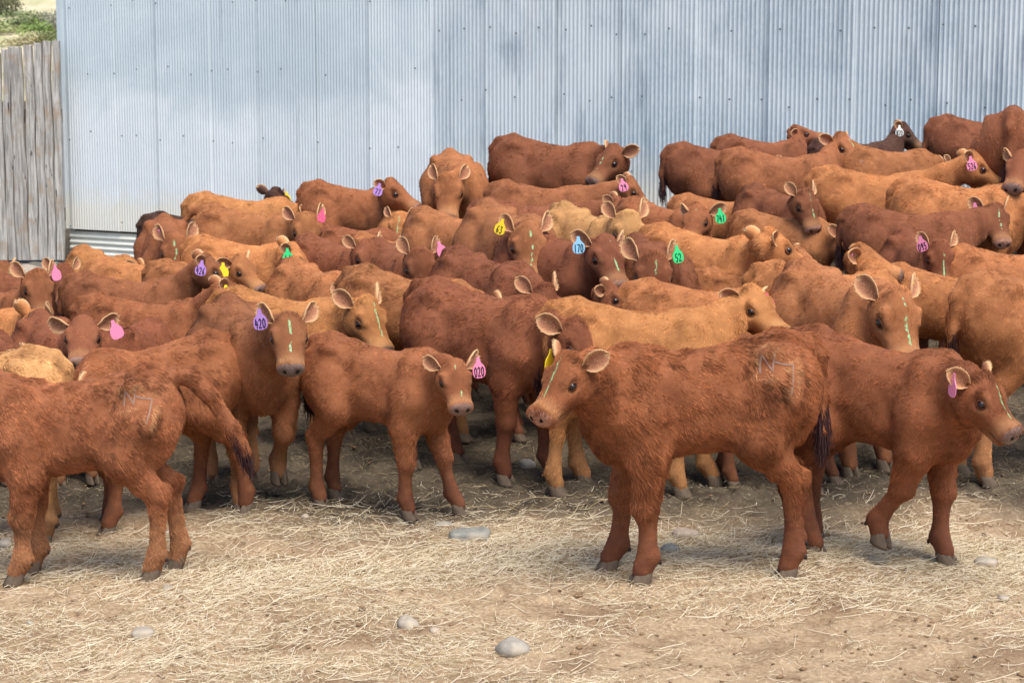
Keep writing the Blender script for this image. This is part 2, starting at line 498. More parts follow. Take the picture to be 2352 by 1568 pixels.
def vertex_normals(V, Q):
    a, b, c, d = V[Q[:, 0]], V[Q[:, 1]], V[Q[:, 2]], V[Q[:, 3]]
    fn = np.cross(c - a, d - b)
    N = np.zeros_like(V)
    for k in range(4):
        np.add.at(N, Q[:, k], fn)
    return N / (np.linalg.norm(N, axis=1)[:, None] + 1e-9)
def relax(V, Q, it=2, f=.5):
    for _ in range(it):
        S = np.zeros_like(V); C = np.zeros(len(V), np.float32)
        for k in range(4):
            np.add.at(S, Q[:, k], V[Q[:, (k + 1) % 4]]); np.add.at(C, Q[:, k], 1)
            np.add.at(S, Q[:, k], V[Q[:, (k - 1) % 4]]); np.add.at(C, Q[:, k], 1)
        V = V * (1 - f) + f * S / C[:, None]
    return V

def leg_front(s_, dx, dz, lift):
    L = np.array([(.25, s_ * .115, .60), (.232, s_ * .122, .475), (.252, s_ * .108, .285), (.248, s_ * .103, .20), (.25, s_ * .10, .105), (.276, s_ * .10, .048)])
    rr = [.085, .068, .048, .031, .040, .038]
    w = np.clip((.56 - L[:, 2]) / .5, 0, 1.1)
    if lift:
        K = np.array([.252 + .075 * lift + dx, s_ * .105, .295 + .075 * lift])
        a = 0.35 + .75 * lift
        dn = np.array([-math.sin(a), 0, -math.cos(a)])
        L[2] = K; L[3] = K + dn * .085; L[4] = K + dn * .18
        a2 = a + .35
        L[5] = L[4] + np.array([-math.sin(a2) * .0 + .012, 0, -.055])
        hp = L[5] + np.array([.0, 0, -.045]); hpitch = .75 * lift
        L[1] += np.array([.03 * lift, 0, .01 * lift])
    else:
        L[:, 0] += dx * w; L[:, 2] += dz * w
        hp = np.array([L[5][0] + .010, L[5][1], dz]); hpitch = 0
    L[:, 0] *= XS; hp[0] *= XS
    return (L, rr), hp, hpitch, L[4]
def leg_hind(s_, dx, dz, lift):
    L = np.array([(-.275, s_ * .11, .66), (-.205, s_ * .128, .535), (-.278, s_ * .118, .44), (-.348, s_ * .106, .372), (-.345, s_ * .102, .22), (-.340, s_ * .10, .108), (-.316, s_ * .10, .048)])
    rr = [.118, .092, .060, .047, .032, .040, .038]
    w = np.clip((.58 - L[:, 2]) / .52, 0, 1.1)
    L[:, 0] += dx * w; L[:, 2] += (dz + lift * .1) * w
    hp = np.array([L[6][0] + .010, L[6][1], dz + lift * .1])
    L[:, 0] *= XS; hp[0] *= XS
    return (L, rr), hp, 0.5 * lift, L[5]

# ------------------------------------------------------------------ shared small parts
def ear_mesh(sgn):
    na, nb = 15, 11
    V = []; inner = []; edge = []
    def W(a): return np.interp(a, [0, .12, .3, .5, .7, .85, .95, 1], [.022, .032, .052, .063, .060, .046, .026, .006])
    def TH(a): return np.interp(a, [0, .15, .4, .7, 1], [5.2, 4.0, 2.6, 2.0, 1.6])
    for layer in (0, 1):
        for i in range(na):
            a = i / (na - 1); w = W(a); th = TH(a); rho = w / (th / 2)
            for j in range(nb):
                b = -1 + 2 * j / (nb - 1); ph = b * th / 2
                y = rho * math.sin(ph); z = rho * (1 - math.cos(ph))
                ny, nz_ = -math.sin(ph), math.cos(ph)
                e = max(abs(b) ** 5, sm(a, .86, 1.0))
                off = (.0045 if layer else 0.0) * (1 - .5 * e)
                if not layer: off = -.0045 * (1 - .5 * e)
                x = a * .150
                droop = -.018 * a * a + .10 * max(0, a - .8) ** 2
                V.append((x + .006 * math.sin(b * 4 + a * 5), sgn * (y + ny * off) , z + nz_ * off + droop))
                inner.append(float(layer) * (1 - .6 * e)); edge.append(float(e) * (.9))
    F = []
    m = na * nb
    for l in (0, 1):
        for i in range(na - 1):
            for j in range(nb - 1):
                q = [l * m + i * nb + j, l * m + i * nb + j + 1, l * m + (i + 1) * nb + j + 1, l * m + (i + 1) * nb + j]
                F.append(q if (l == 0) == (sgn < 0) else q[::-1])
    rim = [i * nb for i in range(na)] + [(na - 1) * nb + j for j in range(1, nb)] + [i * nb + nb - 1 for i in range(na - 2, -1, -1)]
    for a, b in zip(rim[:-1], rim[1:]):
        q = [a, b, b + m, a + m]
        F.append(q if sgn < 0 else q[::-1])
    me = mesh_np('ear', np.array(V), np.array(F), M['ear'])
    vert_attr(me, 'inner', inner); vert_attr(me, 'edge', edge)
    # fringe: pale hairs along the rim and inside
    r = np.random.default_rng(5 + sgn)
    V = np.array(V); P = []
    for k in range(300):
        if k < 190:
            i = r.integers(3, na - 1); j = 0 if r.random() < .5 else nb - 1
            if r.random() < .25: i = na - 1; j = r.integers(0, nb)
        else:
            i = r.integers(1, na - 4); j = r.integers(1, nb - 1)
        p = V[m + i * nb + j] + r.normal(0, .002, 3)
        q = V[m + i * nb + nb // 2]
        c = V[m + min(na - 1, i + 1) * nb + j]
        d = (c - p) * .5 / (np.linalg.norm(c - p) + 1e-6)
        if k < 190:
            d = d * 1.0 + (p - q) / (np.linalg.norm(p - q) + 1e-3) * .5 + np.array([0, 0, .3])
        else:
            d = d * .8 + np.array([.2, 0, .7]) + r.normal(0, .4, 3)
        d = d / np.linalg.norm(d) + r.normal(0, .2, 3); Ln = r.uniform(.004, .010)
        P.append([p + d * Ln * t + np.array([.003, 0, -.002]) * t * t for t in (0, .5, 1)])
    P = np.array(P); rad = np.tile(np.array([.0007, .0006, .0003]), (len(P), 1))
    return me, curves_np('ear_fringe', P, rad, M['fringe'])
EAR = {s_: ear_mesh(s_) for s_ in (-1, 1)}
def ball(name, r, mat, sx=1, sy=1, sz=1, nu=12, nv=8):
    V = [(0, 0, r * sz)]; F = []
    for i in range(1, nv):
        for j in range(nu):
            a, b = math.pi * i / nv, 2 * math.pi * j / nu
            V.append((r * sx * math.sin(a) * math.cos(b), r * sy * math.sin(a) * math.sin(b), r * sz * math.cos(a)))
    V.append((0, 0, -r * sz))
    for j in range(nu):
        F.append((0, 1 + j, 1 + (j + 1) % nu)); F.append((len(V) - 1, 1 + (nv - 2) * nu + (j + 1) % nu, 1 + (nv - 2) * nu + j))
    for i in range(nv - 2):
        for j in range(nu):
            a = 1 + i * nu + j; b = 1 + i * nu + (j + 1) % nu
            F.append((a, a + nu, b + nu, b))
    return mesh_py(name, V, F, mat, True)
EYE = ball('eye', .0158, M['eye'])
def lid_mesh():
    V = []; F = []; nu, nv = 20, 6
    for i in range(nu):
        a = 2 * math.pi * i / nu
        cx, cy = .0182 * math.cos(a), .0132 * math.sin(a) * (1.0 if math.sin(a) < 0 else .92)
        cz = .0125 - .35 * abs(cx) ** 1.2 * .9
        for j in range(nv):
            b = 2 * math.pi * j / nv
            r = .0038
            V.append((cx + r * math.cos(b) * math.cos(a), cy + r * math.cos(b) * math.sin(a), cz + r * math.sin(b)))
    for i in range(nu):
        for j in range(nv):
            F.append((i * nv + j, ((i + 1) % nu) * nv + j, ((i + 1) % nu) * nv + (j + 1) % nv, i * nv + (j + 1) % nv))
    return mesh_py('eyelid', V, F, M['lid'], True)
LID = lid_mesh()
NOSTRIL = ball('nostril', 1.0, M['nostril'], .0135, .0064, .0075)
def hoof_mesh():
    V = []; F = []
    for s_ in (-1, 1):
        b0 = len(V); n = 10
        for (z, sc, xo) in ((0.0, 1.0, .008), (.012, 1.0, .006), (.032, .90, -.002), (.052, .76, -.012), (.060, .55, -.014)):
            for k in range(n):
                a = 2 * math.pi * k / n
                x = .040 * math.cos(a); y = .0195 * math.sin(a)
                if x > 0: y = y * (1 - .35 * (x / .040) ** 2) - s_ * .004 * (x / .04)
                V.append((x * sc + xo, y * sc + s_ * .0205, z))
        for l in range(4):
            for k in range(n):
                F.append((b0 + l * n + k, b0 + l * n + (k + 1) % n, b0 + (l + 1) * n + (k + 1) % n, b0 + (l + 1) * n + k))
        F.append(tuple(b0 + 4 * n + k for k in range(n))); F.append(tuple(b0 + k for k in range(n - 1, -1, -1)))
    return mesh_py('hoof', V, F, M['hoof'], True)
HOOF = hoof_mesh()
DEW = ball('dewclaw', 1.0, M['dew'], .009, .007, .014, 8, 6)
def tag_mesh(colr):
    prof = [(-.007, .0), (-.008, -.012), (-.012, -.022), (-.024, -.034), (-.030, -.046), (-.030, -.066), (-.024, -.078), (-.010, -.083)]
    out = prof + [(-x, z) for x, z in prof[::-1]]
    n = len(out)
    V = [(x, -.0012, z) for x, z in out] + [(x, .0012, z) for x, z in out]
    F = [tuple(range(n)), tuple(range(2 * n - 1, n - 1, -1))] + [(i, i + n, (i + 1) % n + n, (i + 1) % n) for i in range(n)]
    return mesh_py('ear_tag', V, F, M['tag_' + colr])
TAGS = {k: tag_mesh(k) for k in TAGC}
STUD = {}
for k in ('yellow', 'green', 'pink'):
    STUD[k] = ball('tag_stud', .011, M['tag_' + k], 1, 1, .45, 10, 6)
GLY = {'0': [[(.5, 1), (.15, .8), (.1, .4), (.25, .03), (.6, 0), (.88, .3), (.88, .75), (.5, 1)]], '1': [[(.5, 1), (.5, 0)]],
       '2': [[(.1, .8), (.4, 1), (.8, .85), (.75, .55), (.12, .02), (.9, .03)]], '4': [[(.35, 1), (.1, .4), (.9, .42)], [(.7, .75), (.66, 0)]],
       '5': [[(.85, 1), (.25, .98), (.2, .58), (.65, .6), (.85, .3), (.55, .0), (.12, .08)]], '6': [[(.7, 1), (.25, .6), (.15, .2), (.5, 0), (.85, .22), (.6, .45), (.2, .3)]],
       '7': [[(.1, .98), (.88, .98), (.4, 0)]], '3': [[(.15, .95), (.7, .95), (.4, .58), (.8, .3), (.5, 0), (.12, .08)]],
       '8': [[(.5, .52), (.2, .78), (.5, 1), (.8, .78), (.5, .52), (.15, .22), (.5, 0), (.85, .22), (.5, .52)]],
       '9': [[(.8, .7), (.4, .5), (.2, .8), (.5, 1), (.8, .8), (.7, 0)]], 'N': [[(.1, 0), (.15, 1), (.8, .02), (.88, 1)]]}
_NUM = {}
def strokes_mesh(name, lines, w, mat, lift=0.0):
    """flat marker strokes from 2D polylines (x, z), facing -y"""
    V = []; F = []
    for L in lines:
        for (x0, z0), (x1, z1) in zip(L[:-1], L[1:]):
            d = math.hypot(x1 - x0, z1 - z0) + 1e-9; ux, uz = (x1 - x0) / d, (z1 - z0) / d
            nx, nz_ = -uz * w, ux * w; ex, ez = ux * w * .6, uz * w * .6
            b = len(V)
            V += [(x0 - ex + nx, lift, z0 - ez + nz_), (x0 - ex - nx, lift, z0 - ez - nz_), (x1 + ex - nx, lift, z1 + ez - nz_), (x1 + ex + nx, lift, z1 + ez + nz_)]
            F.append((b, b + 1, b + 2, b + 3)); lift -= .00001
    return mesh_py(name, V, F, mat)
def number_mesh(txt):
    if txt not in _NUM:
        n = len(txt); cw = .049 / max(n, 2.6); lines = []
        for i, ch in enumerate(txt):
            x0 = (i - n / 2) * cw
            for L in GLY.get(ch, []):
                lines.append([(x0 + cw * (.08 + .78 * p[0]), -.076 + .036 * p[1]) for p in L])
        _NUM[txt] = strokes_mesh('tag_number', lines, .0024, M['ink'], -.0018)
    return _NUM[txt]
# ------------------------------------------------------------------ one calf
COATS = {'R': lin(163, 104, 68), 'O': lin(201, 137, 85), 'K': lin(147, 90, 61), 'B': lin(90, 62, 52), 'T': lin(214, 164, 108), 'S': lin(152, 94, 60), 'P': lin(184, 122, 78)}
BACK = .846
REPORT = []
BRAND = [[(0, 0), (.04, .48), (.30, .06), (.36, .52)], [(.36, .30), (.52, .24), (.86, .20), (.80, -.15), (.70, -.50)]]
def brand_dist(p, br):
    s_, bx, bz, bs, fw = br
    d = np.full(len(p), 9.0)
    for S_ in BRAND:
        for (a, b), (a1, b1) in zip(S_[:-1], S_[1:]):
            A = np.array([bx + fw * a * bs, bz + b * bs]); B = np.array([bx + fw * a1 * bs, bz + b1 * bs])
            q = p[:, [0, 2]] - A; ab = B - A; t = np.clip(q @ ab / (ab @ ab), 0, 1)
            d = np.minimum(d, np.linalg.norm(q - t[:, None] * ab, axis=1))
    return np.where(p[:, 1] * s_ > .02, d, 9.0)
def fur_for(V, Q, N, at_, n_h, view, sp, wide):
    """short lying hairs over the body: roots spread by area, combed back and down, clumped"""
    r = np.random.default_rng(int(sp['seed'] * 10) + 11)
    tri = np.concatenate([Q[:, [0, 1, 2]], Q[:, [0, 2, 3]]])
    A, B, C = V[tri[:, 0]], V[tri[:, 1]], V[tri[:, 2]]
    ar = np.linalg.norm(np.cross(B - A, C - A), axis=1)
    fc = (N[tri[:, 0]] * (view - A) / np.linalg.norm(view - A, axis=1)[:, None]).sum(1)
    ar = ar * np.where(fc < -.40, 0, 1)
    ar = ar * (1 + 1.6 * at_['headness'][tri[:, 0]])
    low = sp.get('hide_below')
    if low is not None:
        ar = ar * np.where(A[:, 2] < low, .15, 1)
    k = r.choice(len(tri), n_h, p=ar / ar.sum())
    u = r.random((n_h, 2)); fl = u.sum(1) > 1; u[fl] = 1 - u[fl]
    w = np.stack([1 - u.sum(1), u[:, 0], u[:, 1]], 1)
    def it(a):
        q = a[tri[k]]
        return (q * (w[:, :, None] if q.ndim == 3 else w)).sum(1)
    p = it(V); nn = it(N); nn /= np.linalg.norm(nn, axis=1)[:, None] + 1e-9
    hd, lg, fl_, ln = it(at_['headness']), it(at_['leg']), it(at_['flow']), it(at_['len'])
    fl_ = fl_ - nn * (fl_ * nn).sum(1)[:, None]
    fl_ /= np.linalg.norm(fl_, axis=1)[:, None] + 1e-6
    sd = sp['seed'] * 3.1
    cl = np.stack([vnoise(p * 17 + sd + o) for o in (0, 9.3, 17.7)], 1) * .55 + np.stack([vnoise(p * 44 + sd + o) for o in (3, 5.1, 27.2)], 1) * .65
    cl = cl - nn * (cl * nn).sum(1)[:, None] * .5
    lift = .13 + .10 * vnoise(p * 30 + sd + 40)
    sh = sp.get('shag', 1.0)
    d0 = fl_ * .75 + nn * lift[:, None] + cl * (.26 * sh) * (1 - .6 * hd)[:, None] + r.normal(0, .10, p.shape)
    d0 /= np.linalg.norm(d0, axis=1)[:, None]
    d1 = d0 * .5 + fl_ * .5 - nn * .10 + cl * .22 * sh
    d1 /= np.linalg.norm(d1, axis=1)[:, None]
    L = ln * r.uniform(.65, 1.25, n_h) * (1 + .35 * vnoise(p * 20 + sd + 80)) * (.55 + .45 * sh)
    pale = it(at_['pale']); singe = np.ones(n_h)
    if sp.get('brand'):
        bd = brand_dist(p, sp['brand']) + .005 * vnoise(p * 70)
        L = L * (.12 + .88 * sm(bd, .005, .014)); pale = np.maximum(pale, .85 * (1 - sm(bd + .012 * vnoise(p * 38 + 5), .010, .034)))
        singe = 1 - .5 * np.exp(-((bd - .042) / .012) ** 2) * (vnoise(p * 40) > -.2)
    P = np.empty((n_h, 4, 3), np.float32)
    P[:, 0] = p - nn * .002
    P[:, 1] = P[:, 0] + d0 * (L * .36)[:, None]
    P[:, 2] = P[:, 1] + (d0 * .5 + d1 * .5) * (L * .34)[:, None]
    P[:, 3] = P[:, 2] + d1 * (L * .30)[:, None]
    rad = np.outer(r.uniform(.8, 1.2, n_h) * wide * (1 - .35 * hd), np.array([1.0, .85, .6, .22]))
    ps = p * np.array([16., 30., 16.]) - fl_ * (p * fl_).sum(1)[:, None] * 9.0
    tone = 1 + .20 * vnoise(p * 4.5 + sd + 11) + .24 * vnoise(p * 10 + sd + 60) + .30 * vnoise(ps + sd + 21) + .05 * vnoise(p * 55 + sd + 33) + r.normal(0, .24, n_h)
    tone = np.clip(tone - .22 * it(at_['poll']), .35, 1.75) * singe
    c = curves_np('fur', P, rad, M['fur'])
    curve_attr(c, 'tone', tone)
    curve_attr(c, 'leg', lg); curve_attr(c, 'pale', pale); curve_attr(c, 'mark', (it(at_['mark']) > .4) * r.uniform(.2, 1, n_h))
    return c
def basis(x, y, z, loc, s_=1.0):
    m = Matrix.Identity(4)
    for i, a in enumerate((x, y, z)):
        for k in range(3):
            m[k][i] = float(a[k]) * s_
    for k in range(3):
        m[k][3] = float(loc[k])
    return m
def unit(v):
    v = np.asarray(v, float); return v / (np.linalg.norm(v) + 1e-9)

def build_calf(idx, d):
    u, v, Y, hd = d['at']
    top = at(u, v, Y)
    gz = float(terrain(top[0], top[1]))
    sc = (top[2] - gz) / BACK
    sc_c = min(max(sc, .62), 1.28)
    if 'size' in d: sc_c = d['size']
    h = R(hd)
    ch, sh_ = math.cos(h), math.sin(h)
    loc = np.array([top[0], top[1], gz])
    def to_local(p):
        q = (np.asarray(p) - loc) / sc_c
        return np.array([q[0] * ch + q[1] * sh_, -q[0] * sh_ + q[1] * ch, q[2]])
    view = to_local((0, 0, CAM_H))
    head = np.array([.52, 0.0, .62]); fyaw, fp = 0.0, R(60)
    if d.get('head_up'): head = np.array([.53, 0.0, .885]); fp = R(42)
    off = 0
    if d.get('head'):
        hu, hv, yaw, pit = d['head']
        nb = np.array([.30, 0, .73])
        # the line of sight of the head meets the sphere the neck can reach
        o = to_local((0, 0, CAM_H)); q = to_local(at(hu, hv, 10.0)); dr = unit(q - o)
        oc = o - nb; bq = oc @ dr; rad = d.get('reach', .33) * (.6 + .4 * d.get('hs', 1.2)); cq = oc @ oc - rad * rad
        disc = bq * bq - cq
        if disc > 0:
            c_ = [o + dr * (-bq + s_ * math.sqrt(disc)) for s_ in (-1, 1)]
            pref = np.array([1.0, 0, .35])
            c_.sort(key=lambda p: -((p - nb) @ pref)); head = c_[0]
        else:
            head = o + dr * (-bq); off = np.linalg.norm(head - nb) - rad
            if off > .14: head = nb + unit(head - nb) * (rad + .14)
        fyaw, fp = R(yaw) - h, R(pit)
    REPORT.append((idx, round(sc, 2), round(off, 2), round(float(head[0]), 2), round(float(head[1]), 2), round(float(head[2]), 2), d['label'][:40]))
    rr = np.random.default_rng(100 + idx)
    lg = d.get('legs') or [(rr.uniform(-.07, .07), 0) for _ in range(4)]
    L, HP = [], []
    for i, (dx, lift) in enumerate(lg):
        s_ = 1 if i % 2 == 0 else -1
        fx = (.28 if i < 2 else -.32) + dx
        wx, wy = loc[0] + sc_c * (fx * ch - s_ * .1 * sh_), loc[1] + sc_c * (fx * sh_ + s_ * .1 * ch)
        dz = (float(terrain(wx, wy)) - gz) / sc_c
        r_ = (leg_front if i < 2 else leg_hind)(s_, dx, dz, lift)
        L.append(r_[0]); HP.append(r_[1:])
    tail = d.get('tail') or [(-.395, 0, .865, .036), (-.445, 0, .81, .028), (-.460, 0, .66, .021), (-.452, rr.uniform(-.03, .03), .53, .017)]
    near = Y < 8.0
    mid = Y < 10.2
    sp = dict(head=head, fyaw=fyaw, fpitch=fp, roll=R(d.get('roll', 0)), legs=L, tail=tail, seed=idx * 1.37 + .5, res=.0125 if near else (.017 if mid else .021),
              hres=.0075 if near else (.0095 if mid else .012), lx=(min(l[0][:, 0].min() for l in L), max(l[0][:, 0].max() for l in L)),
              lz=min(l[0][:, 2].min() for l in L) - .04, girth=d.get('girth', rr.uniform(.90, 1.04) if Y > 8.4 else rr.uniform(.86, .92)), lump=d.get('lump', .0035), shag=d.get('shag', 1.0), brand=d.get('brand'), hs=d.get('hs', 1.2) * (1 if 'hs' in d else rr.uniform(.95, 1.06)))
    hs = sp['hs']; HF, HSD, HN = HF0 * hs, HSD0 * hs, HN0 * hs
    V, Q, P, f, side, n = calf_shape(sp)
    V = relax(V, Q, 1, .5)
    N = vertex_normals(V, Q)
    rel = V - P
    hc = np.stack([rel @ f / HF, rel @ side / HSD, rel @ n / HN], 1)
    hn = sm(hc[:, 0], -.05, .03) * (np.abs(hc[:, 1]) < .13) * sm(hc[:, 2], -.24, -.16) * (hc[:, 2] < .09) * (hc[:, 0] < .4)
    ground = V[:, 2]
    leg = sm(-ground, -.40, -.13) * (1 - hn) * (.75 if idx % 3 else .35)
    knee = sm(-ground, -.34, -.28) * sm(ground, .2, .26)
    pale = .5 * hn * sm(hc[:, 0], .19, .27) * sm(-hc[:, 0], -.30, -.285) + .35 * hn * np.exp(-((hc[:, 0] - .125) / .03) ** 2 - ((np.abs(hc[:, 1]) - .075) / .02) ** 2 - ((hc[:, 2] + .03) / .03) ** 2)
    pale = np.clip(pale + (0 if idx % 3 else .38) * sm(-ground, -.36, -.2) * (1 - hn), 0, .8)
    nose = hn * sm(hc[:, 0], .286, .300) * sm(hc[:, 2], -.102, -.092)
    dark = hn * np.exp(-((hc[:, 2] + .106) / .006) ** 2) * sm(hc[:, 0], .2, .25) * .9
    brk = vnoise(np.stack([hc[:, 0] * 20 + idx * 5.1, np.full(len(V), idx * .31), np.zeros(len(V))], 1))
    wob = vnoise(np.stack([hc[:, 0] * 16 + idx * 3.3, np.full(len(V), idx * .77), np.zeros(len(V))], 1)) * .012
    wob = wob + vnoise(hc * 70 + idx) * .0035
    mark = np.exp(-((hc[:, 1] - wob) / (.0042 + .0016 * brk)) ** 2) * sm(brk, -.55, -.1) * sm(hc[:, 0], .0, .05) * sm(-hc[:, 0], -.27, -.22) * (hc[:, 2] > -.045) * hn * (1 if d.get('mark', True) else 0)
    flow = np.tile(np.array([-.55, 0, -.65]), (len(V), 1))
    flow[:, 0] -= .5 * sm(ground, .78, .9)
    flow = flow * (1 - leg)[:, None] + np.array([-.1, 0, -1.0]) * leg[:, None]
    flow = flow * (1 - hn)[:, None] - f * hn[:, None]
    ln = .0175 * (1 - .68 * np.clip(leg * 1.33, 0, 1)) * (1 - hn) + hn * (.0115 + .012 * np.exp(-((hc[:, 0]) / .035) ** 2))
    ln = ln * (1 + .35 * sm(-ground, -.52, -.44) * (1 - leg))
    root = bpy.data.objects.new('calf', None); col.objects.link(root)
    root.empty_display_size = .2
    root.location = loc; root.rotation_euler = (0, 0, h); root.scale = (sc_c,) * 3
    tag(root, d['label'], 'calf', 'calves of the herd in the yard')
    jit = rr.uniform(.975, 1.025, 3) * rr.uniform(.9, 1.1)
    cc = tuple(float(x) for x in np.array(COATS[d['coat']]) * jit) + (d.get('nose', float(rr.random() ** 1.5)),)
    me = mesh_np('body', V, Q, M['coat'])
    for k_, a_ in (('leg', leg), ('pale', pale), ('nose', nose), ('dark', dark), ('mark', mark)):
        vert_attr(me, k_, a_)
    obj('body', me, root, None, cc)
    poll = hn * np.exp(-((hc[:, 0] - .01) / .05) ** 2) * (hc[:, 2] > -.06)
    at_ = dict(poll=poll, headness=hn, leg=leg, flow=flow, len=ln, pale=pale, mark=mark)
    nh = 88000 if near else (40000 if mid else 20000)
    nh = int(nh * d.get('hair', 1.0) * FUR)
    if nh:
        if Y > 8.4 and not d.get('legs_seen'): sp['hide_below'] = .38
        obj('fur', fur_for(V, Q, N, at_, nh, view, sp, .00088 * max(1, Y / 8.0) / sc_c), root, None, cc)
    W = lambda t, q, m: P + f * t * HF + side * q * HSD + n * m * HN
    # eyes
    for s_ in (1, -1):
        z = unit(side * s_ + f * .30 + n * .12); x = unit(f - z * (f @ z)); y = np.cross(z, x)
        e = obj('eye', EYE, root, basis(x, y, z, W(.112, s_ * .0765, -.036), hs))
        obj('eyelid', LID, e, Matrix.Translation((0, 0, -.0045)), cc)
        x = unit(f * .5 - side * s_ * .75 - n * .35); z = unit(f * .75 + side * s_ * .5); z = unit(z - x * (z @ x)); y = np.cross(z, x)
        obj('nostril', NOSTRIL, root, basis(x, y, z, W(.3185, s_ * .032, -.048), hs))
    # ears
    es = d.get('ears', (rr.uniform(-.4, .5), rr.uniform(-.4, .5)))
    earpos = {}
    up = min(max((math.degrees(fp) - 36) / 26, 0), 1)
    for k_, s_ in enumerate((1, -1)):
        e = unit(side * s_ * (1 - .25 * up) - f * (.36 + .75 * up + es[k_] * .4) + n * (.0 + es[k_] * .3) + np.array([0, 0, .08]))
        fh = unit(np.array([f[0], f[1], 0.0])); o = unit(fh * .8 + side * s_ * .30 + f * .15 + np.array([0, 0, -.12])); o = unit(o - e * (o @ e)); y = np.cross(o, e)
        base = W(-.002, s_ * .062, -.038)
        ob = obj('ear', EAR[s_][0], root, basis(e, y, o, base, d.get('earsize', float(rr.uniform(.68, .84))) * (.5 + .5 * hs)), cc)
        if Y < 12.5: obj('ear_fringe', EAR[s_][1], ob)
        earpos[s_] = (base, e, o)
    # tags
    for (colr, txt, s_) in d.get('tags', []):
        base, e, o = earpos[s_]
        if txt == 'stud':
            x = e; z = -o; y = np.cross(z, x)
            obj('tag_stud', STUD[colr], root, basis(x, y, z, base + e * .085 - o * .004)); continue
        nrm = unit(f * .55 + side * s_ * .75); nrm[2] = 0
        toc = unit(view - base); toc[2] = 0
        nrm = unit(unit(nrm) + unit(toc) * d.get('tagcam', 1.3)); nrm[2] = .12; nrm = unit(nrm)
        if 'tagyaw' in d: nrm = np.array([math.cos(R(d['tagyaw']) - h), math.sin(R(d['tagyaw']) - h), .05])
        z = unit(np.array([0, 0, 1.0]) - nrm * nrm[2]); x = np.cross(-nrm, z)
        rl = rr.uniform(-.35, .35); x, z = x * math.cos(rl) + z * math.sin(rl), z * math.cos(rl) - x * math.sin(rl)
        tg = obj('ear_tag', TAGS[colr], root, basis(x, -nrm, z, base + e * .085 + o * .022 + nrm * .006 + np.array([0, 0, .008]), 1.02 / max(sc_c, .8)))
        if txt: obj('tag_number', number_mesh(txt), tg)
    # hooves
    for i, (hp, hpit, fet) in enumerate(HP):
        s_ = 1 if i % 2 == 0 else -1
        splay = s_ * .10
        m = Matrix.Translation(Vector(hp)) @ Matrix.Rotation(splay, 4, 'Z') @ Matrix.Rotation(hpit, 4, 'Y')
        obj('hoof', HOOF, root, Matrix.Translation((0, 0, 0 if lg[i][1] else -.010)) @ m @ Matrix.Scale(1.02, 4))
        if near:
            for q in (-1, 1):
                obj('dewclaw', DEW, root, Matrix.Translation(Vector((fet[0] - .038, fet[1] + q * .018, fet[2] - .018))) @ Matrix.Rotation(.5, 4, 'Y'))
    # tail switch
    if FUR:
        te = np.array(tail[-1][:3]); tp = np.array(tail[-2][:3]); dr = unit(te - tp)
        k = 500 if near else 160
        PP = np.empty((k, 4, 3)); a0 = rr.random(k) * .12
        st = te - dr * a0[:, None] + rr.normal(0, .010, (k, 3))
        dd = dr * .8 + np.array([0, 0, -.5]) + rr.normal(0, .12, (k, 3))
        Ls = rr.uniform(.04, .10, k)
        for q in range(4):
            PP[:, q] = st + dd * (Ls * q / 3)[:, None] + np.array([0, 0, -.012]) * q * q / 9 + rr.normal(0, .002, (k, 3)) * q
        c = curves_np('tail_switch', PP, np.outer(np.full(k, .0016 if near else .0026), [1, .9, .7, .3]), M['switch'])
        obj('tail_switch', c, root)
    # burnt brand on the flank: strokes laid on the hide
    if d.get('brand'):
        from mathutils.bvhtree import BVHTree
        bv = BVHTree.FromPolygons([tuple(x) for x in V.tolist()], [tuple(q) for q in Q.tolist()])
        s_, bx, bz, bs, fw = d['brand']
        shapes = BRAND
        for w_, lift, mat, nm in ((.0030, .0022, M['brand'], 'brand'),):
            VV, FF = [], []
            for S_ in shapes:
                pts = []
                for (a, b), (a1, b1) in zip(S_[:-1], S_[1:]):
                    for t in np.linspace(0, 1, 6)[:-1]: pts.append((a + (a1 - a) * t, b + (b1 - b) * t))
                pts.append(S_[-1])
                b0 = len(VV)
                for i, (a, b) in enumerate(pts):
                    a2, b2 = pts[min(i + 1, len(pts) - 1)]; a1, b1 = pts[max(i - 1, 0)]
                    tx, tz = a2 - a1, b2 - b1; tl = math.hypot(tx, tz) + 1e-9
                    ww = w_ * (.75 + .5 * rr.random())
                    for sg in (-1, 1):
                        x = bx + fw * (a * bs) + sg * (-tz / tl) * ww * fw; z = bz + b * bs + sg * (tx / tl) * ww
                        hit = bv.ray_cast(Vector((x, s_ * .6, z)), Vector((0, -s_, 0)))
                        y = (hit[0].y if hit[0] else s_ * .15) + s_ * lift
                        VV.append((x, y, z))
                for i in range(len(pts) - 1):
                    FF.append((b0 + 2 * i, b0 + 2 * i + 1, b0 + 2 * i + 3, b0 + 2 * i + 2))
            obj(nm, mesh_py(nm, VV, FF, mat, True), root)
    return root
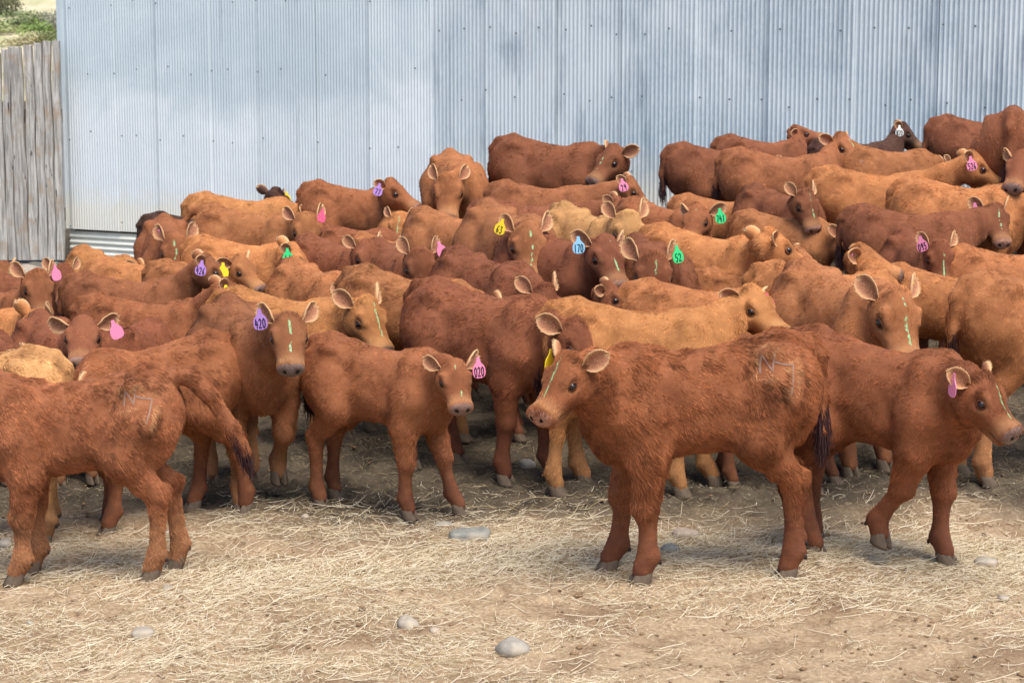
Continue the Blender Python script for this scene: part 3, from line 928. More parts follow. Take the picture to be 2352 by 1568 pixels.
# ------------------------------------------------------------------ ground
def grow(a, b, s0, f):
    out = []; x = a; s_ = s0
    while x < b:
        s_ *= f; x += s_; out.append(x)
    return out
def ground_relief(X, Y):
    P = np.stack([X, Y, np.zeros_like(X)], 1)
    tr = sm(Y, 7.4, 8.6)
    a = vnoise(P * 2.2) * .012 + vnoise(P * 7 + 5) * .008 * (1 + 1.2 * tr)
    b = np.abs(vnoise(P * 16 + 9)); c = vnoise(P * 34 + 2)
    return a + (-(b ** .7) * .010 + .004) * (1 + 1.6 * tr) + c * .0035 * (1 + tr)
gx = [-x for x in grow(3.4, 400, .03, 1.30)][::-1] + list(np.arange(-3.4, 3.4, .021)) + grow(3.4, 400, .03, 1.30)
gy = [-20, -8, -2, 2, 4, 4.8] + list(np.arange(5.2, 9.6, .021)) + list(np.arange(9.6, 13, .06)) + list(np.arange(13, 20, .2)) + grow(20, 500, .4, 1.35)
GX, GY = np.meshgrid(np.array(gx), np.array(gy), indexing='ij')
gxf, gyf = GX.ravel(), GY.ravel()
fine = (np.abs(gxf) < 5) & (gyf > 4) & (gyf < 14)
gz = terrain(gxf, gyf) + np.where(fine, ground_relief(gxf, gyf), 0)
_r = np.random.default_rng(17)
_ax, _ay = np.array(gx), np.array(gy); _Z = gz.reshape(len(gx), len(gy))
for _ in range(1100):                                 # hoof prints trodden into the earth
    cy_ = 6.2 + 3.2 * _r.random() ** .7; cx_ = _r.uniform(-1, 1) * cy_ * .28; a_ = _r.random() * 6.28
    i0, i1 = np.searchsorted(_ax, cx_ - .08), np.searchsorted(_ax, cx_ + .08); j0, j1 = np.searchsorted(_ay, cy_ - .08), np.searchsorted(_ay, cy_ + .08)
    dx_ = _ax[i0:i1][:, None] - cx_; dy_ = _ay[j0:j1][None, :] - cy_
    lx_, ly_ = dx_ * math.cos(a_) + dy_ * math.sin(a_), -dx_ * math.sin(a_) + dy_ * math.cos(a_)
    rr_ = np.sqrt((lx_ / .045) ** 2 + (ly_ / .032) ** 2)
    _Z[i0:i1, j0:j1] += _r.uniform(.5, 1.0) * (-.014 * np.exp(-rr_ ** 4) + .006 * np.exp(-((rr_ - 1.35) / .3) ** 2))
nX, nY = len(gx), len(gy)
ii, jj = np.meshgrid(np.arange(nX - 1), np.arange(nY - 1), indexing='ij')
gq = np.stack([ii * nY + jj, (ii + 1) * nY + jj, (ii + 1) * nY + jj + 1, ii * nY + jj + 1], -1).reshape(-1, 4)
def ground_mat():
    t = NT('trampled_earth', 0.95); t.b.inputs['Specular IOR Level'].default_value = 0.1
    co = t.node('ShaderNodeTexCoord').outputs['Object']
    sep = t.node('ShaderNodeSeparateXYZ'); t.put(sep.inputs[0], co)
    big = t.noise(0.9, co, 4, .6); mid = t.noise(7.0, co, 4, .6); fin = t.noise(60.0, co, 4, .7)
    soil = t.mix(t.ramp(mid, .3, .7), lin(138, 112, 86), lin(176, 149, 118))
    soil = t.mix(t.ramp(fin, .35, .75), soil, lin(198, 176, 144))
    dung = t.ramp(t.noise(19.0, co, 5, .7), .60, .70)
    soil = t.mix(t.ramp(t.noise(2.1, co, 4, .6), .48, .66, 0, .6), soil, lin(126, 100, 76))
    soil = t.mix(t.math('MULTIPLY', dung, .85), soil, lin(96, 72, 52))
    mud = t.mix(t.ramp(mid, .35, .7), lin(66, 58, 48), lin(98, 87, 72))
    mud = t.mix(t.ramp(fin, .5, .75), mud, lin(122, 110, 90))
    edge = t.math('ADD', sep.outputs[1], t.math('MULTIPLY', t.math('SUBTRACT', big, .5), 1.6))
    edge = t.math('ADD', edge, t.math('MULTIPLY', t.math('SUBTRACT', mid, .5), .5))
    t.color(t.mix(t.ramp(edge, 7.6, 8.3), soil, mud))
    h = t.math('ADD', t.noise(45.0, co, 5, .7), t.math('MULTIPLY', t.noise(180.0, co, 3, .7), .4))
    t.bump(h, .9, .012)
    return t.m
M['ground'] = ground_mat()
g_ob = obj('ground', mesh_np('ground', np.stack([gxf, gyf, gz], 1), gq, M['ground']))
tag(g_ob, kind='structure')

# straw scattered over the yard
def straw_mat():
    t = NT('straw', 0.7)
    hi = t.node('ShaderNodeHairInfo')
    c = t.mix(hi.outputs['Random'], lin(206, 188, 154), lin(234, 222, 196))
    c = t.mix(t.math('LESS_THAN', t.math('FRACT', t.math('MULTIPLY', hi.outputs['Random'], 37.0)), .30), c, lin(166, 144, 108))
    t.color(c); return t.m
M['straw'] = straw_mat()
M['dull_straw'] = simple('dull_straw', lin(150, 134, 106), .8, .2)
def straw(name, n, y0, y1, dens, lmin, lmax, rmin, rmax, label, seed, tilt=.12, mat='straw'):
    r = np.random.default_rng(seed)
    Y = []; X = []
    while sum(len(a) for a in X) < n:
        y = r.uniform(y0, y1, n); x = r.uniform(-1, 1, n) * (y * .30 + .5)
        keep = r.random(n) < dens(x, y)
        X.append(x[keep]); Y.append(y[keep])
    X = np.concatenate(X)[:n]; Y = np.concatenate(Y)[:n]
    L = lmin + (lmax - lmin) * r.random(n) ** 2.2; A = r.normal(0, .9, n) + vnoise(np.stack([X * 3, Y * 3, X * 0], 1)) * 1.2
    d = np.stack([np.cos(A), np.sin(A)], 1)
    P = np.empty((n, 3, 3)); bend = r.normal(0, .05, n)
    for k, tt in enumerate((-.5, 0, .5)):
        px = X + d[:, 0] * L * tt - d[:, 1] * L * bend * (tt * tt); py = Y + d[:, 1] * L * tt + d[:, 0] * L * bend * (tt * tt)
        P[:, k, 0] = px; P[:, k, 1] = py
        P[:, k, 2] = terrain(px, py) + ground_relief(px, py) + r.uniform(.001, .012, n)
    P[:, 2, 2] += np.abs(r.normal(0, tilt, n)) * L * .6
    rad = np.outer(r.uniform(rmin, rmax, n), [1.0, 1.0, .7])
    o = obj(name, curves_np(name, P, rad, M[mat]))
    tag(o, label, 'straw', kind='stuff')
def patch(x, y): return .5 + .5 * vnoise(np.stack([x * 1.1, y * 1.6, x * 0 + 3], 1))
straw('straw_litter', 38000, 5.2, 8.6, lambda x, y: (.07 + .93 * sm(.65 * patch(x, y) + .35 * patch(x * 3.3 + 9, y * 3.3), .46, .72)) * (1 - .85 * sm(y, 7.6, 8.3)), .008, .08, .0004, .0009, 'pale chopped straw strewn over the bare earth of the yard', 21)
straw('trodden_straw', 6000, 8.0, 10.8, lambda x, y: .3 + .7 * patch(x * 1.5 + 7, y), .015, .09, .0004, .0009, 'sparse straw trodden into the dark mud between the calves', 22, .12, 'dull_straw')
straw('straw_heap', 14000, 6.7, 8.2, lambda x, y: np.exp(-((y - 7.35 - .18 * np.sin(x * 1.7)) / .28) ** 2) * (.15 + patch(x + 4, y + 2) ** 2), .02, .15, .0005, .0011, 'thick drift of loose straw along the front of the herd', 23, .2)

straw('long_straw', 1500, 5.2, 8.3, lambda x, y: .1 + sm(patch(x, y), .4, .8), .06, .22, .0008, .0013, 'longer pale straw stalks lying loose on the yard', 25, .15)

# crumbs of dry dung and soil
def ico(r, seed):
    rr = np.random.default_rng(seed)
    p = (1 + 5 ** .5) / 2
    V = np.array([(-1, p, 0), (1, p, 0), (-1, -p, 0), (1, -p, 0), (0, -1, p), (0, 1, p), (0, -1, -p), (0, 1, -p), (p, 0, -1), (p, 0, 1), (-p, 0, -1), (-p, 0, 1)], float)
    V /= np.linalg.norm(V[0]); V *= rr.uniform(.7, 1.15, (12, 1)) * r
    F = [(0, 11, 5), (0, 5, 1), (0, 1, 7), (0, 7, 10), (0, 10, 11), (1, 5, 9), (5, 11, 4), (11, 10, 2), (10, 7, 6), (7, 1, 8), (3, 9, 4), (3, 4, 2), (3, 2, 6), (3, 6, 8), (3, 8, 9), (4, 9, 5), (2, 4, 11), (6, 2, 10), (8, 6, 7), (9, 8, 1)]
    return V, np.array(F)
r = np.random.default_rng(31)
CV, CF = [], []; nb_ = 0
for k in range(2600):
    y = 5.2 + 4.6 * r.random(); x = r.uniform(-1, 1) * (y * .29)
    if r.random() > .25 + .75 * patch(np.array([x + 20]), np.array([y]))[0]: continue
    V, F = ico(r.uniform(.003, .0085) * (1.9 if r.random() < .12 else 1), k % 40)
    V = V * np.array([r.uniform(.8, 1.8), r.uniform(.8, 1.3), .45]); a = r.random() * 6
    V = np.stack([V[:, 0] * math.cos(a) - V[:, 1] * math.sin(a), V[:, 0] * math.sin(a) + V[:, 1] * math.cos(a), V[:, 2]], 1)
    zg = float(terrain(x, y) + ground_relief(np.array([x]), np.array([y]))[0])
    CV.append(V + np.array([x, y, zg + .003])); CF.append(F + nb_); nb_ += 12
M['crumb'] = simple('dung_crumb', lin(130, 104, 78), .95, .1, .45, 9)
tag(obj('dung_crumbs', mesh_np('dung_crumbs', np.concatenate(CV), np.concatenate(CF), M['crumb'], False)), 'small dark crumbs of dry dung among the straw', 'dung', kind='stuff')

# ------------------------------------------------------------------ stones
def stone_mat(name, a, b):
    t = NT(name, .85); co = t.node('ShaderNodeTexCoord').outputs['Object']
    c = t.mix(t.ramp(t.noise(14, co, 4, .65), .3, .7), a, b)
    c = t.mix(t.ramp(t.noise(5, co, 3), .55, .75, 0, .6), c, lin(176, 156, 126))
    t.color(c); t.bump(t.noise(60, co, 4), .5, .006); return t.m
SM = {'grey': stone_mat('stone_grey', lin(128, 122, 112), lin(164, 156, 144)), 'slate': stone_mat('stone_slate', lin(108, 108, 102), lin(148, 146, 136)),
      'pale': stone_mat('stone_pale', lin(142, 132, 118), lin(172, 160, 144)), 'tan': stone_mat('stone_tan', lin(150, 132, 114), lin(186, 168, 148))}
def stone(u, v, w, hgt, dp, mat, label, seed, flat=2.0):
    lo, hi = 4.5, 13.0
    for _ in range(40):
        m = (lo + hi) / 2; p = at(u, v, m)
        if p[2] > terrain(p[0], p[1]): lo = m
        else: hi = m
    p = at(u, v, lo); s_ = lo / FPX * 1.01
    nu, nv = 18, 10; V = []; F = []; rs = np.random.default_rng(seed)
    for i in range(nv + 1):
        for j in range(nu):
            a, b = math.pi * i / nv, 2 * math.pi * j / nu
            d = np.array([math.sin(a) * math.cos(b), math.sin(a) * math.sin(b), math.cos(a)])
            d = np.sign(d) * np.abs(d) ** (2 / (1 + flat) if flat > 2 else 1.0)
            V.append(d)
    V = np.array(V); V *= (1 + .16 * vnoise(V * 1.6 + seed * 3.1) + .06 * vnoise(V * 4.3 + seed))[:, None]
    V *= np.array([w * s_ * .5, dp * .5, hgt * s_ * .62])
    a = rs.uniform(-.4, .4); V = np.stack([V[:, 0] * math.cos(a) - V[:, 1] * math.sin(a), V[:, 0] * math.sin(a) + V[:, 1] * math.cos(a), V[:, 2]], 1)
    F = [(i * nu + j, (i + 1) * nu + j, (i + 1) * nu + (j + 1) % nu, i * nu + (j + 1) % nu) for i in range(nv) for j in range(nu)]
    o = obj('stone', mesh_np('stone', V, F, SM[mat], True))
    o.location = (p[0], p[1] + dp * .3, float(terrain(p[0], p[1])) + hgt * s_ * .04)
    tag(o, label, 'stone', 'stones lying about the yard')
for k, a in enumerate([
        (1078, 1242, 96, 34, .13, 'slate', 'large flat blue-grey slate stone in front of the small calf tagged 020', 3.6),
        (1018, 1214, 46, 22, .08, 'grey', 'rough grey stone just behind the large flat slate stone', 2),
        (1177, 1498, 78, 40, .12, 'grey', 'smooth grey egg-shaped stone alone in the bare front earth', 2),
        (935, 1440, 52, 30, .10, 'pale', 'pale whitish stone half buried near a small tan stone', 2),
        (998, 1452, 28, 16, .05, 'tan', 'small tan stone beside the pale whitish half-buried stone', 2),
        (326, 1460, 50, 20, .09, 'pale', 'flat pale oval stone lying alone in the straw at front', 2.6),
        (384, 1357, 28, 13, .06, 'pale', 'small pale flat stone below the hind hooves of the branded tail-swinging calf', 2.6),
        (390, 1226, 24, 14, .05, 'pale', 'small whitish stone between branded calf hind leg and the tagged 420 calf', 2),
        (1540, 1270, 46, 30, .08, 'slate', 'round blue-grey stone between the legs of the large branded calf', 2),
        (1574, 1238, 58, 30, .10, 'tan', 'flat tan stone just behind the round blue-grey stone', 3),
        (1892, 1296, 34, 16, .06, 'tan', 'small brown stone behind the hind hooves of the large branded calf', 2),
        (2268, 1298, 52, 22, .08, 'pale', 'pale oval stone by the planted hoof of the walking calf', 2.4),
        (2308, 1376, 26, 11, .05, 'pale', 'tiny white stone in bare earth in front of the pale oval stone', 2),
        (1210, 1072, 34, 22, .07, 'grey', 'grey stone on the dark mud under the big red calf', 2.6),
        (8, 1256, 30, 22, .10, 'grey', 'flat grey stone cut by the picture edge behind the branded calf', 3),
        (700, 1190, 20, 13, .05, 'pale', 'small pale stone behind the hooves of the calf tagged 420', 2),
        (66, 1432, 16, 9, .04, 'grey', 'tiny grey pebble in the straw of the front corner', 2)]):
    stone(*a[:7], k + 1, a[7])

# ------------------------------------------------------------------ corrugated metal shed
WA = at(150, 300, 18.5)[:2]; WB = at(2300, 300, 14.2)[:2]
WD = unit(np.append(WB - WA, 0))[:2] if 'unit' in globals() else (WB - WA) / np.linalg.norm(WB - WA)
WN = np.array([WD[1], -WD[0]])                       # faces the yard
if WN[1] > 0: WN = -WN
def wall_s(u):
    """distance along the wall where the line of sight of column u (at mid height) meets it"""
    d = at(u, 250, 10.0) - np.array([0, 0, CAM_H]); d = d[:2]
    A_ = np.array([[d[0], -WD[0]], [d[1], -WD[1]]])
    return float(np.linalg.solve(A_, WA)[1])
def metal_mat(name, c0, c1, old):
    t = NT(name, .45)
    t.b.inputs['Metallic'].default_value = .12
    co = t.node('ShaderNodeTexCoord').outputs['Object']
    sep = t.node('ShaderNodeSeparateXYZ'); t.put(sep.inputs[0], co)
    big = t.noise(.9, co, 5, .62, .6); mid = t.noise(4.5, co, 4, .65)
    c = t.mix(t.ramp(big, .36, .66), c0, c1)
    if old:
        vo = t.node('ShaderNodeTexVoronoi', {'Scale': 55.0}); t.put(vo.inputs['Vector'], t.scale(co, (1, 1, .55)))
        c = t.mix(t.math('MULTIPLY', vo.outputs['Color'], .55), c, lin(228, 233, 236))
        c = t.mix(t.ramp(t.noise(3.1, t.scale(co, (1.6, 1, .30)), 5, .65), .50, .70, 0, .55), c, lin(140, 158, 170))
        c = t.mix(t.ramp(t.noise(1.7, t.scale(co, (1, 1, .35)), 4, .6), .60, .72, 0, .5), c, lin(214, 212, 214))
    else:
        st = t.noise(7.0, t.scale(co, (1, 1, .03)), 2)
        c = t.mix(t.ramp(st, .4, .6, 0, .35), c, lin(204, 216, 222))
        # billows of dried dust that the herd raised against the sheets
        bil = t.noise(1.25, co, 6, .55, 1.3)
        zz = t.math('ADD', sep.outputs[2], t.math('MULTIPLY', t.math('SUBTRACT', bil, .5), -1.5))
        c = t.mix(t.ramp(zz, 1.30, 1.85, .8, 0), c, t.mix(mid, lin(230, 236, 238), lin(244, 246, 246)))
    oi = t.node('ShaderNodeObjectInfo')
    c = t.mix(t.ramp(oi.outputs['Random'], 0, 1, 0, .18), c, lin(176, 192, 200))
    drip = t.noise(16.0, t.scale(co, (1, 1, .04)), 3, .6)
    c = t.mix(t.ramp(drip, .62, .74, 0, .35), c, lin(150, 158, 158))
    foot = t.math('ADD', sep.outputs[2], t.math('MULTIPLY', t.math('SUBTRACT', mid, .5), .35))
    sx = t.math('ADD', foot, t.math('MULTIPLY', sep.outputs[0], 0.0))
    c = t.mix(t.ramp(sx, .72 if old else .45, 1.25 if old else .75, .8, 0), c, lin(238, 234, 220))
    t.color(c)
    t.put(t.b.inputs['Roughness'], t.ramp(mid, .3, .7, .30, .5))
    t.bump(t.noise(3.0, co, 3), .25, .02)
    return t.m
M['metal_new'] = metal_mat('galvanised_new', lin(206, 219, 223), lin(222, 231, 233), False)
M['metal_old'] = metal_mat('galvanised_old', lin(192, 207, 213), lin(222, 230, 232), True)
M['skirt'] = simple('cream_skirt', lin(232, 230, 216), .6, .3, .12, 6)
shed = bpy.data.objects.new('metal_shed', None); col.objects.link(shed)
shed.location = (WA[0], WA[1], 0); shed.rotation_euler = (0, 0, math.atan2(WD[1], WD[0]))
tag(shed, 'tall galvanised corrugated metal shed standing behind the herd', 'shed')
def sheet(name, s0, s1, z0, z1, mat, pitch, amp, off, seed, horizontal=False):
    rs = np.random.default_rng(seed); V = []; F = []
    if horizontal:
        n = int((z1 - z0) / pitch * 8); rows = [(s0, k) for k in range(2)]
        for k in range(n + 1):
            z = z0 + (z1 - z0) * k / n; y = -off - amp * (1 + math.cos(2 * math.pi * (z - z0) / pitch)) * .5
            V += [(s0, y, z), (s1, y, z)]
        F = [(2 * k, 2 * k + 1, 2 * k + 3, 2 * k + 2) for k in range(n)]
    else:
        n = int((s1 - s0) / pitch * 8); tl = rs.uniform(-.004, .004)
        lv = [z0, z0 + (z1 - z0) * .35, z0 + (z1 - z0) * .7, z1]
        for k in range(n + 1):
            x = s0 + (s1 - s0) * k / n; y = -off - amp * (1 + math.cos(2 * math.pi * (x - s0) / pitch)) * .5 - tl * (k / n - .5)
            for q, z in enumerate(lv): V.append((x + rs.normal(0, .0006), y, z))
        F = [(4 * k + q, 4 * (k + 1) + q, 4 * (k + 1) + q + 1, 4 * k + q + 1) for k in range(n) for q in range(3)]
    return obj(name, mesh_py(name, V, F, mat, True), shed)
seamL = [148, 166, 268, 370, 482, 604, 726, 856, 990]
seamR = [990, 1124, 1278, 1436, 1598, 1772, 1955, 2159, 2390, 2640, 2900]
SKZ = at(157, 524, 18.5)[2]
H_ = 5.0
for k in range(len(seamL) - 1):
    s0, s1 = wall_s(seamL[k]), wall_s(seamL[k + 1])
    sheet('metal_sheet', s0 - .004, s1 + .03, SKZ, H_, M['metal_new'], .030, .014, .010 + .016 * (k % 2), k)
for k in range(len(seamR) - 1):
    s0, s1 = wall_s(seamR[k]), wall_s(seamR[k + 1])
    sheet('metal_sheet', s0 - .004, s1 + .03, -.3, H_, M['metal_old'], .036, .022, .012 + .016 * (k % 2), 20 + k)
sheet('skirt_sheet', wall_s(153), wall_s(990) - .02, -.5, SKZ - .02, M['skirt'], .052, .014, .0, 50, True)
S_end = wall_s(2900); dep = 6.0
def boxm(name, lo, hi, mat, parent):
    x0, y0, z0 = lo; x1, y1, z1 = hi
    V = [(x0, y0, z0), (x1, y0, z0), (x1, y1, z0), (x0, y1, z0), (x0, y0, z1), (x1, y0, z1), (x1, y1, z1), (x0, y1, z1)]
    return obj(name, mesh_py(name, V, [(0, 3, 2, 1), (4, 5, 6, 7), (0, 1, 5, 4), (1, 2, 6, 5), (2, 3, 7, 6), (3, 0, 4, 7)], mat), parent)
M['timber'] = simple('timber', lin(120, 104, 88), .85, .1, .3, 8)
boxm('side_wall', (0.0, .03, -.6), (.05, dep, H_), M['metal_new'], shed)
boxm('side_wall', (S_end - .05, .03, -.2), (S_end, dep, H_), M['metal_old'], shed)
boxm('back_wall', (0.06, dep - .05, -.2), (S_end - .06, dep, H_), M['metal_old'], shed)
boxm('roof', (-.3, -.35, H_ + .01), (S_end + .3, dep + .3, H_ + .08), M['metal_old'], shed)
boxm('wall_girt', (.06, .03, SKZ - .05), (S_end - .06, .08, SKZ + .05), M['timber'], shed)
boxm('corner_trim', (-.02, -.05, SKZ), (.02, .02, H_ - .02), M['metal_new'], shed)
# nail heads in rows across the sheets
NV, NF = [], []; rs = np.random.default_rng(8)
def nail(x, z, y=-.052, r_=.009):
    b = len(NV)
    NV.extend([(x + r_ * math.cos(a), y, z + r_ * math.sin(a)) for a in np.linspace(0, 2 * math.pi, 7)[:-1]] + [(x, y - .006, z)])
    NF.extend([(b + k, b + 6, b + (k + 1) % 6) for k in range(6)])
for sm_, rows, st in ((seamL, [SKZ + .06, 1.15, 1.75, 2.35, 2.95], .27), (seamR, [.5, 1.0, 1.55, 2.1, 2.6, 3.05], .23)):
    a, b = wall_s(sm_[0]), wall_s(sm_[-1])
    for z in rows:
        x = a + .1
        while x < b:
            if rs.random() < .8: nail(x + rs.normal(0, .02), z + rs.normal(0, .025))
            x += st * rs.uniform(.8, 1.25)
M['nail'] = simple('nail_head', lin(96, 104, 112), .4, .5, .5, 9)
tag(obj('nail_heads', mesh_py('nail_heads', NV, NF, M['nail']), shed), kind='stuff')

# ------------------------------------------------------------------ plank fence beside the shed
def wood_mat():
    t = NT('weathered_wood', .9); t.b.inputs['Specular IOR Level'].default_value = .1
    tc = t.node('ShaderNodeTexCoord').outputs['Object']; oi = t.node('ShaderNodeObjectInfo')
    add = t.node('ShaderNodeVectorMath', operation='ADD'); t.put(add.inputs[0], tc)
    cmb = t.node('ShaderNodeCombineXYZ'); t.put(cmb.inputs[0], t.math('MULTIPLY', oi.outputs['Random'], 40.0)); t.put(add.inputs[1], cmb)
    g = t.noise(9.0, t.scale(add, (6, 6, .35)), 5, .65, .4); k = t.noise(5.0, add, 4, .6)
    c = t.mix(t.ramp(g, .35, .65), lin(142, 138, 132), lin(208, 203, 194))
    c = t.mix(t.ramp(k, .5, .68, 0, .7), c, lin(168, 146, 122))
    c = t.mix(t.ramp(t.noise(11.0, t.scale(add, (2.5, 2.5, .5)), 3), .66, .74), c, lin(60, 50, 44))
    c = t.mix(t.ramp(oi.outputs['Random'], 0, 1, 0, .35), c, lin(124, 118, 112))
    t.color(c); t.bump(g, .7, .01); return t.m
M['wood'] = wood_mat()
fence = bpy.data.objects.new('plank_fence', None); col.objects.link(fence)
FY = 18.2
f0 = at(148, 597, FY); fence.location = (f0[0], f0[1], f0[2])
tag(fence, 'weathered grey upright plank fence meeting the shed corner', 'fence')
edges = [(-128, 130), (-106, 128), (-84, 126), (-60, 128), (-38, 124), (-20, 123), (0, 122), (19, 121), (38, 114), (68, 109), (90, 104), (111, 100), (130, 96), (148, 94)]
for k in range(len(edges) - 1):
    u0, u1 = edges[k][0], edges[k + 1][0]
    yy = FY - .0 * k
    p0, p1 = at(u0, 597, yy), at(u1, 597, yy)
    zt = at(u0, edges[k + 1][1], yy)[2] - f0[2]
    w = (p1[0] - p0[0]) * .995; rs = np.random.default_rng(k + 70)
    V, F = [], []; nz_, na = 14, 7
    lean = rs.normal(0, .008)
    for i in range(nz_ + 1):
        z = zt * i / nz_
        wob = .006 * math.sin(i * 1.1 + k) + lean * i / nz_; wd = w * (1 + .05 * math.sin(i * .8 + k * 2) - .05 * i / nz_)
        for j in range(na):
            a = math.pi * j / (na - 1)
            V.append((wob - wd / 2 * math.cos(a), -.016 * min(1, 2.6 * math.sin(a)) * (1 + .25 * rs.random()), z + (rs.normal(0, .008) if i == nz_ else 0)))
        V.append((wob + wd / 2, .03, z)); V.append((wob - wd / 2, .03, z))
    m = na + 2
    for i in range(nz_):
        for j in range(m):
            F.append((i * m + j, i * m + (j + 1) % m, (i + 1) * m + (j + 1) % m, (i + 1) * m + j))
    F.append(tuple(nz_ * m + j for j in range(m))); F.append(tuple(range(m - 1, -1, -1)))
    obj('plank', mesh_py('plank', V, F, M['wood'], False), fence, Matrix.Translation(((p0[0] + p1[0]) / 2 - f0[0], rs.normal(0, .012), 0)))
boxm('rail', (-1.2, .05, .35), (.0, .11, .47), M['timber'], fence); boxm('rail', (-1.2, .05, 1.25), (.0, .11, 1.37), M['timber'], fence)
M['concrete'] = simple('old_concrete', lin(104, 100, 92), .95, .1, .35, 7)
gzf = float(terrain(f0[0], FY))
curb = obj('concrete_footing', None) if False else None
cb_ = bpy.data.objects.new('concrete_footing', None); bpy.data.objects.remove(cb_)
V = []; F = []
nn_ = 24
for i in range(nn_ + 1):
    x = f0[0] - 1.25 + 1.22 * i / nn_; h0 = f0[2] - .012 + .01 * math.sin(i * 1.7)
    V += [(x, FY - .10 + .02 * math.sin(i * 2.3), gzf - .3), (x, FY - .08 + .015 * math.sin(i * 1.3), h0 - .02), (x, FY + .12, h0), (x, FY + .14, gzf - .3)]
for i in range(nn_):
    for j in range(3): F.append((i * 4 + j, i * 4 + 4 + j, i * 4 + 5 + j, i * 4 + 1 + j))
F += [(0, 1, 2, 3), (nn_ * 4 + 3, nn_ * 4 + 2, nn_ * 4 + 1, nn_ * 4)]
tag(obj('concrete_footing', mesh_py('concrete_footing', V, F, M['concrete'], True)), 'low dark concrete footing running under the plank fence', 'footing')
# rubble and a weed at the foot of the fence
def rubble(u, v, Y, w, label, seed):
    p = at(u, v, Y); z = float(terrain(p[0], p[1]))
    V, F = ico(w / 2, seed); V = V * np.array([1.3, .8, .8])
    o = obj('broken_concrete', mesh_np('broken_concrete', V, F, SM['pale'], False)); o.location = (p[0], p[1], max(z + w * .2, min(p[2], z + .3)))
    tag(o, label, 'rubble', 'rubble at the foot of the fence')
rubble(60, 630, 17.8, .30, 'pale lump of broken concrete under the weathered fence planks', 4)
rubble(118, 622, 17.8, .18, 'smaller pale lump of rubble beside the weed at the fence foot', 9)
def leaf_cloud(name, n, rad, c0, c1, size, seed, flat=1.0):
    rs = np.random.default_rng(seed); V = []; F = []
    blobs = rs.normal(0, .45, (7, 3)); blobs[:, 2] = np.abs(blobs[:, 2])
    for k in range(n):
        b = blobs[rs.integers(7)]; d = rs.normal(0, 1, 3); d /= np.linalg.norm(d)
        p = (b + d * rs.uniform(.25, .55)) * np.array(rad); p[2] = abs(p[2])
        x = rs.normal(0, 1, 3); x /= np.linalg.norm(x); y = np.cross(x, rs.normal(0, 1, 3)); y /= np.linalg.norm(y)
        s_ = size * rs.uniform(.6, 1.3); i = len(V)
        V += [p - x * s_, p + y * s_ * .4, p + x * s_, p - y * s_ * .4]; F.append((i, i + 1, i + 2, i + 3))
    t = NT(name + '_leaf', .8); co = t.node('ShaderNodeTexCoord').outputs['Object']
    t.color(t.mix(t.ramp(t.noise(6 / max(rad), co, 3), .3, .7), c0, c1))
    return mesh_py(name, V, F, t.m)
wp = at(140, 622, 17.9)
weed = bpy.data.objects.new('weed', None); col.objects.link(weed); weed.location = (wp[0], wp[1], float(terrain(wp[0], wp[1])))
tag(weed, 'small bright green weed growing at the fence foot', 'weed')
obj('leaves', leaf_cloud('weed', 260, (.22, .12, .16), lin(110, 150, 60), lin(160, 190, 100), .03, 3), weed)

# ------------------------------------------------------------------ hillside beyond the fence
hx = np.linspace(-90, 30, 90); hy = np.linspace(60, 260, 110)
HX, HY = np.meshgrid(hx, hy, indexing='ij')
def hill_z(x, y):
    x = np.asarray(x, float).ravel(); y = np.asarray(y, float).ravel()
    P_ = np.stack([x * .05, y * .05, x * 0], 1)
    return -2.0 + np.maximum(y - 70, 0) * .42 * sm(y, 60, 130) * .35 + vnoise(P_) * 1.2 * sm(y, 70, 100) + vnoise(P_ * 5) * .25 + sm(y, 70, 84) * .6
hz_ = hill_z(HX, HY)
i2, j2 = np.meshgrid(np.arange(89), np.arange(109), indexing='ij')
hq = np.stack([i2 * 110 + j2, (i2 + 1) * 110 + j2, (i2 + 1) * 110 + j2 + 1, i2 * 110 + j2 + 1], -1).reshape(-1, 4)
t = NT('dry_hillside', .95); co = t.node('ShaderNodeTexCoord').outputs['Object']
c = t.mix(t.ramp(t.noise(.5, co, 5, .6), .35, .65), lin(164, 160, 122), lin(196, 184, 156))
c = t.mix(t.ramp(t.noise(.16, co, 4, .6), .5, .65, 0, .7), c, lin(146, 158, 104))
t.color(c); M['hill'] = t.m
tag(obj('hill', mesh_np('hill', np.stack([HX.ravel(), HY.ravel(), hz_], 1), hq, M['hill'])), kind='structure')
M['twig'] = simple('twig', lin(98, 84, 70), .9, .1, .2, 5)
SHR = [(12, 34, 'dark olive round shrub at the top corner of the hillside', lin(92, 94, 70), lin(130, 130, 100), (1.3, 1.1, 1.3)),
       (62, 62, 'bright green low shrub in the middle of the hillside', lin(112, 128, 82), lin(150, 162, 116), (1.5, 1.2, .9)),
       (120, 60, 'grey sage shrub on the hillside by the shed corner', lin(142, 142, 124), lin(176, 174, 154), (1.4, 1.2, .9)),
       (104, 88, 'deep green shrub on the hillside above the fence boards', lin(110, 132, 70), lin(146, 166, 96), (1.5, 1.2, .9)),
       (30, 72, 'yellow-green grassy shrub on the hillside beneath the dark olive one', lin(150, 160, 104), lin(180, 184, 134), (1.6, 1.2, .7)),
       (138, 100, 'olive shrub touching the shed edge above the fence', lin(112, 122, 76), lin(150, 156, 108), (1.2, 1.0, .9)),
       (60, 100, 'pale straw-coloured tussock on the hillside above the fence', lin(176, 168, 128), lin(200, 192, 154), (1.7, 1.2, .6)),
       (-40, 60, 'olive shrub out past the picture edge on the hillside', lin(112, 122, 76), lin(150, 156, 108), (1.6, 1.2, 1.0))]
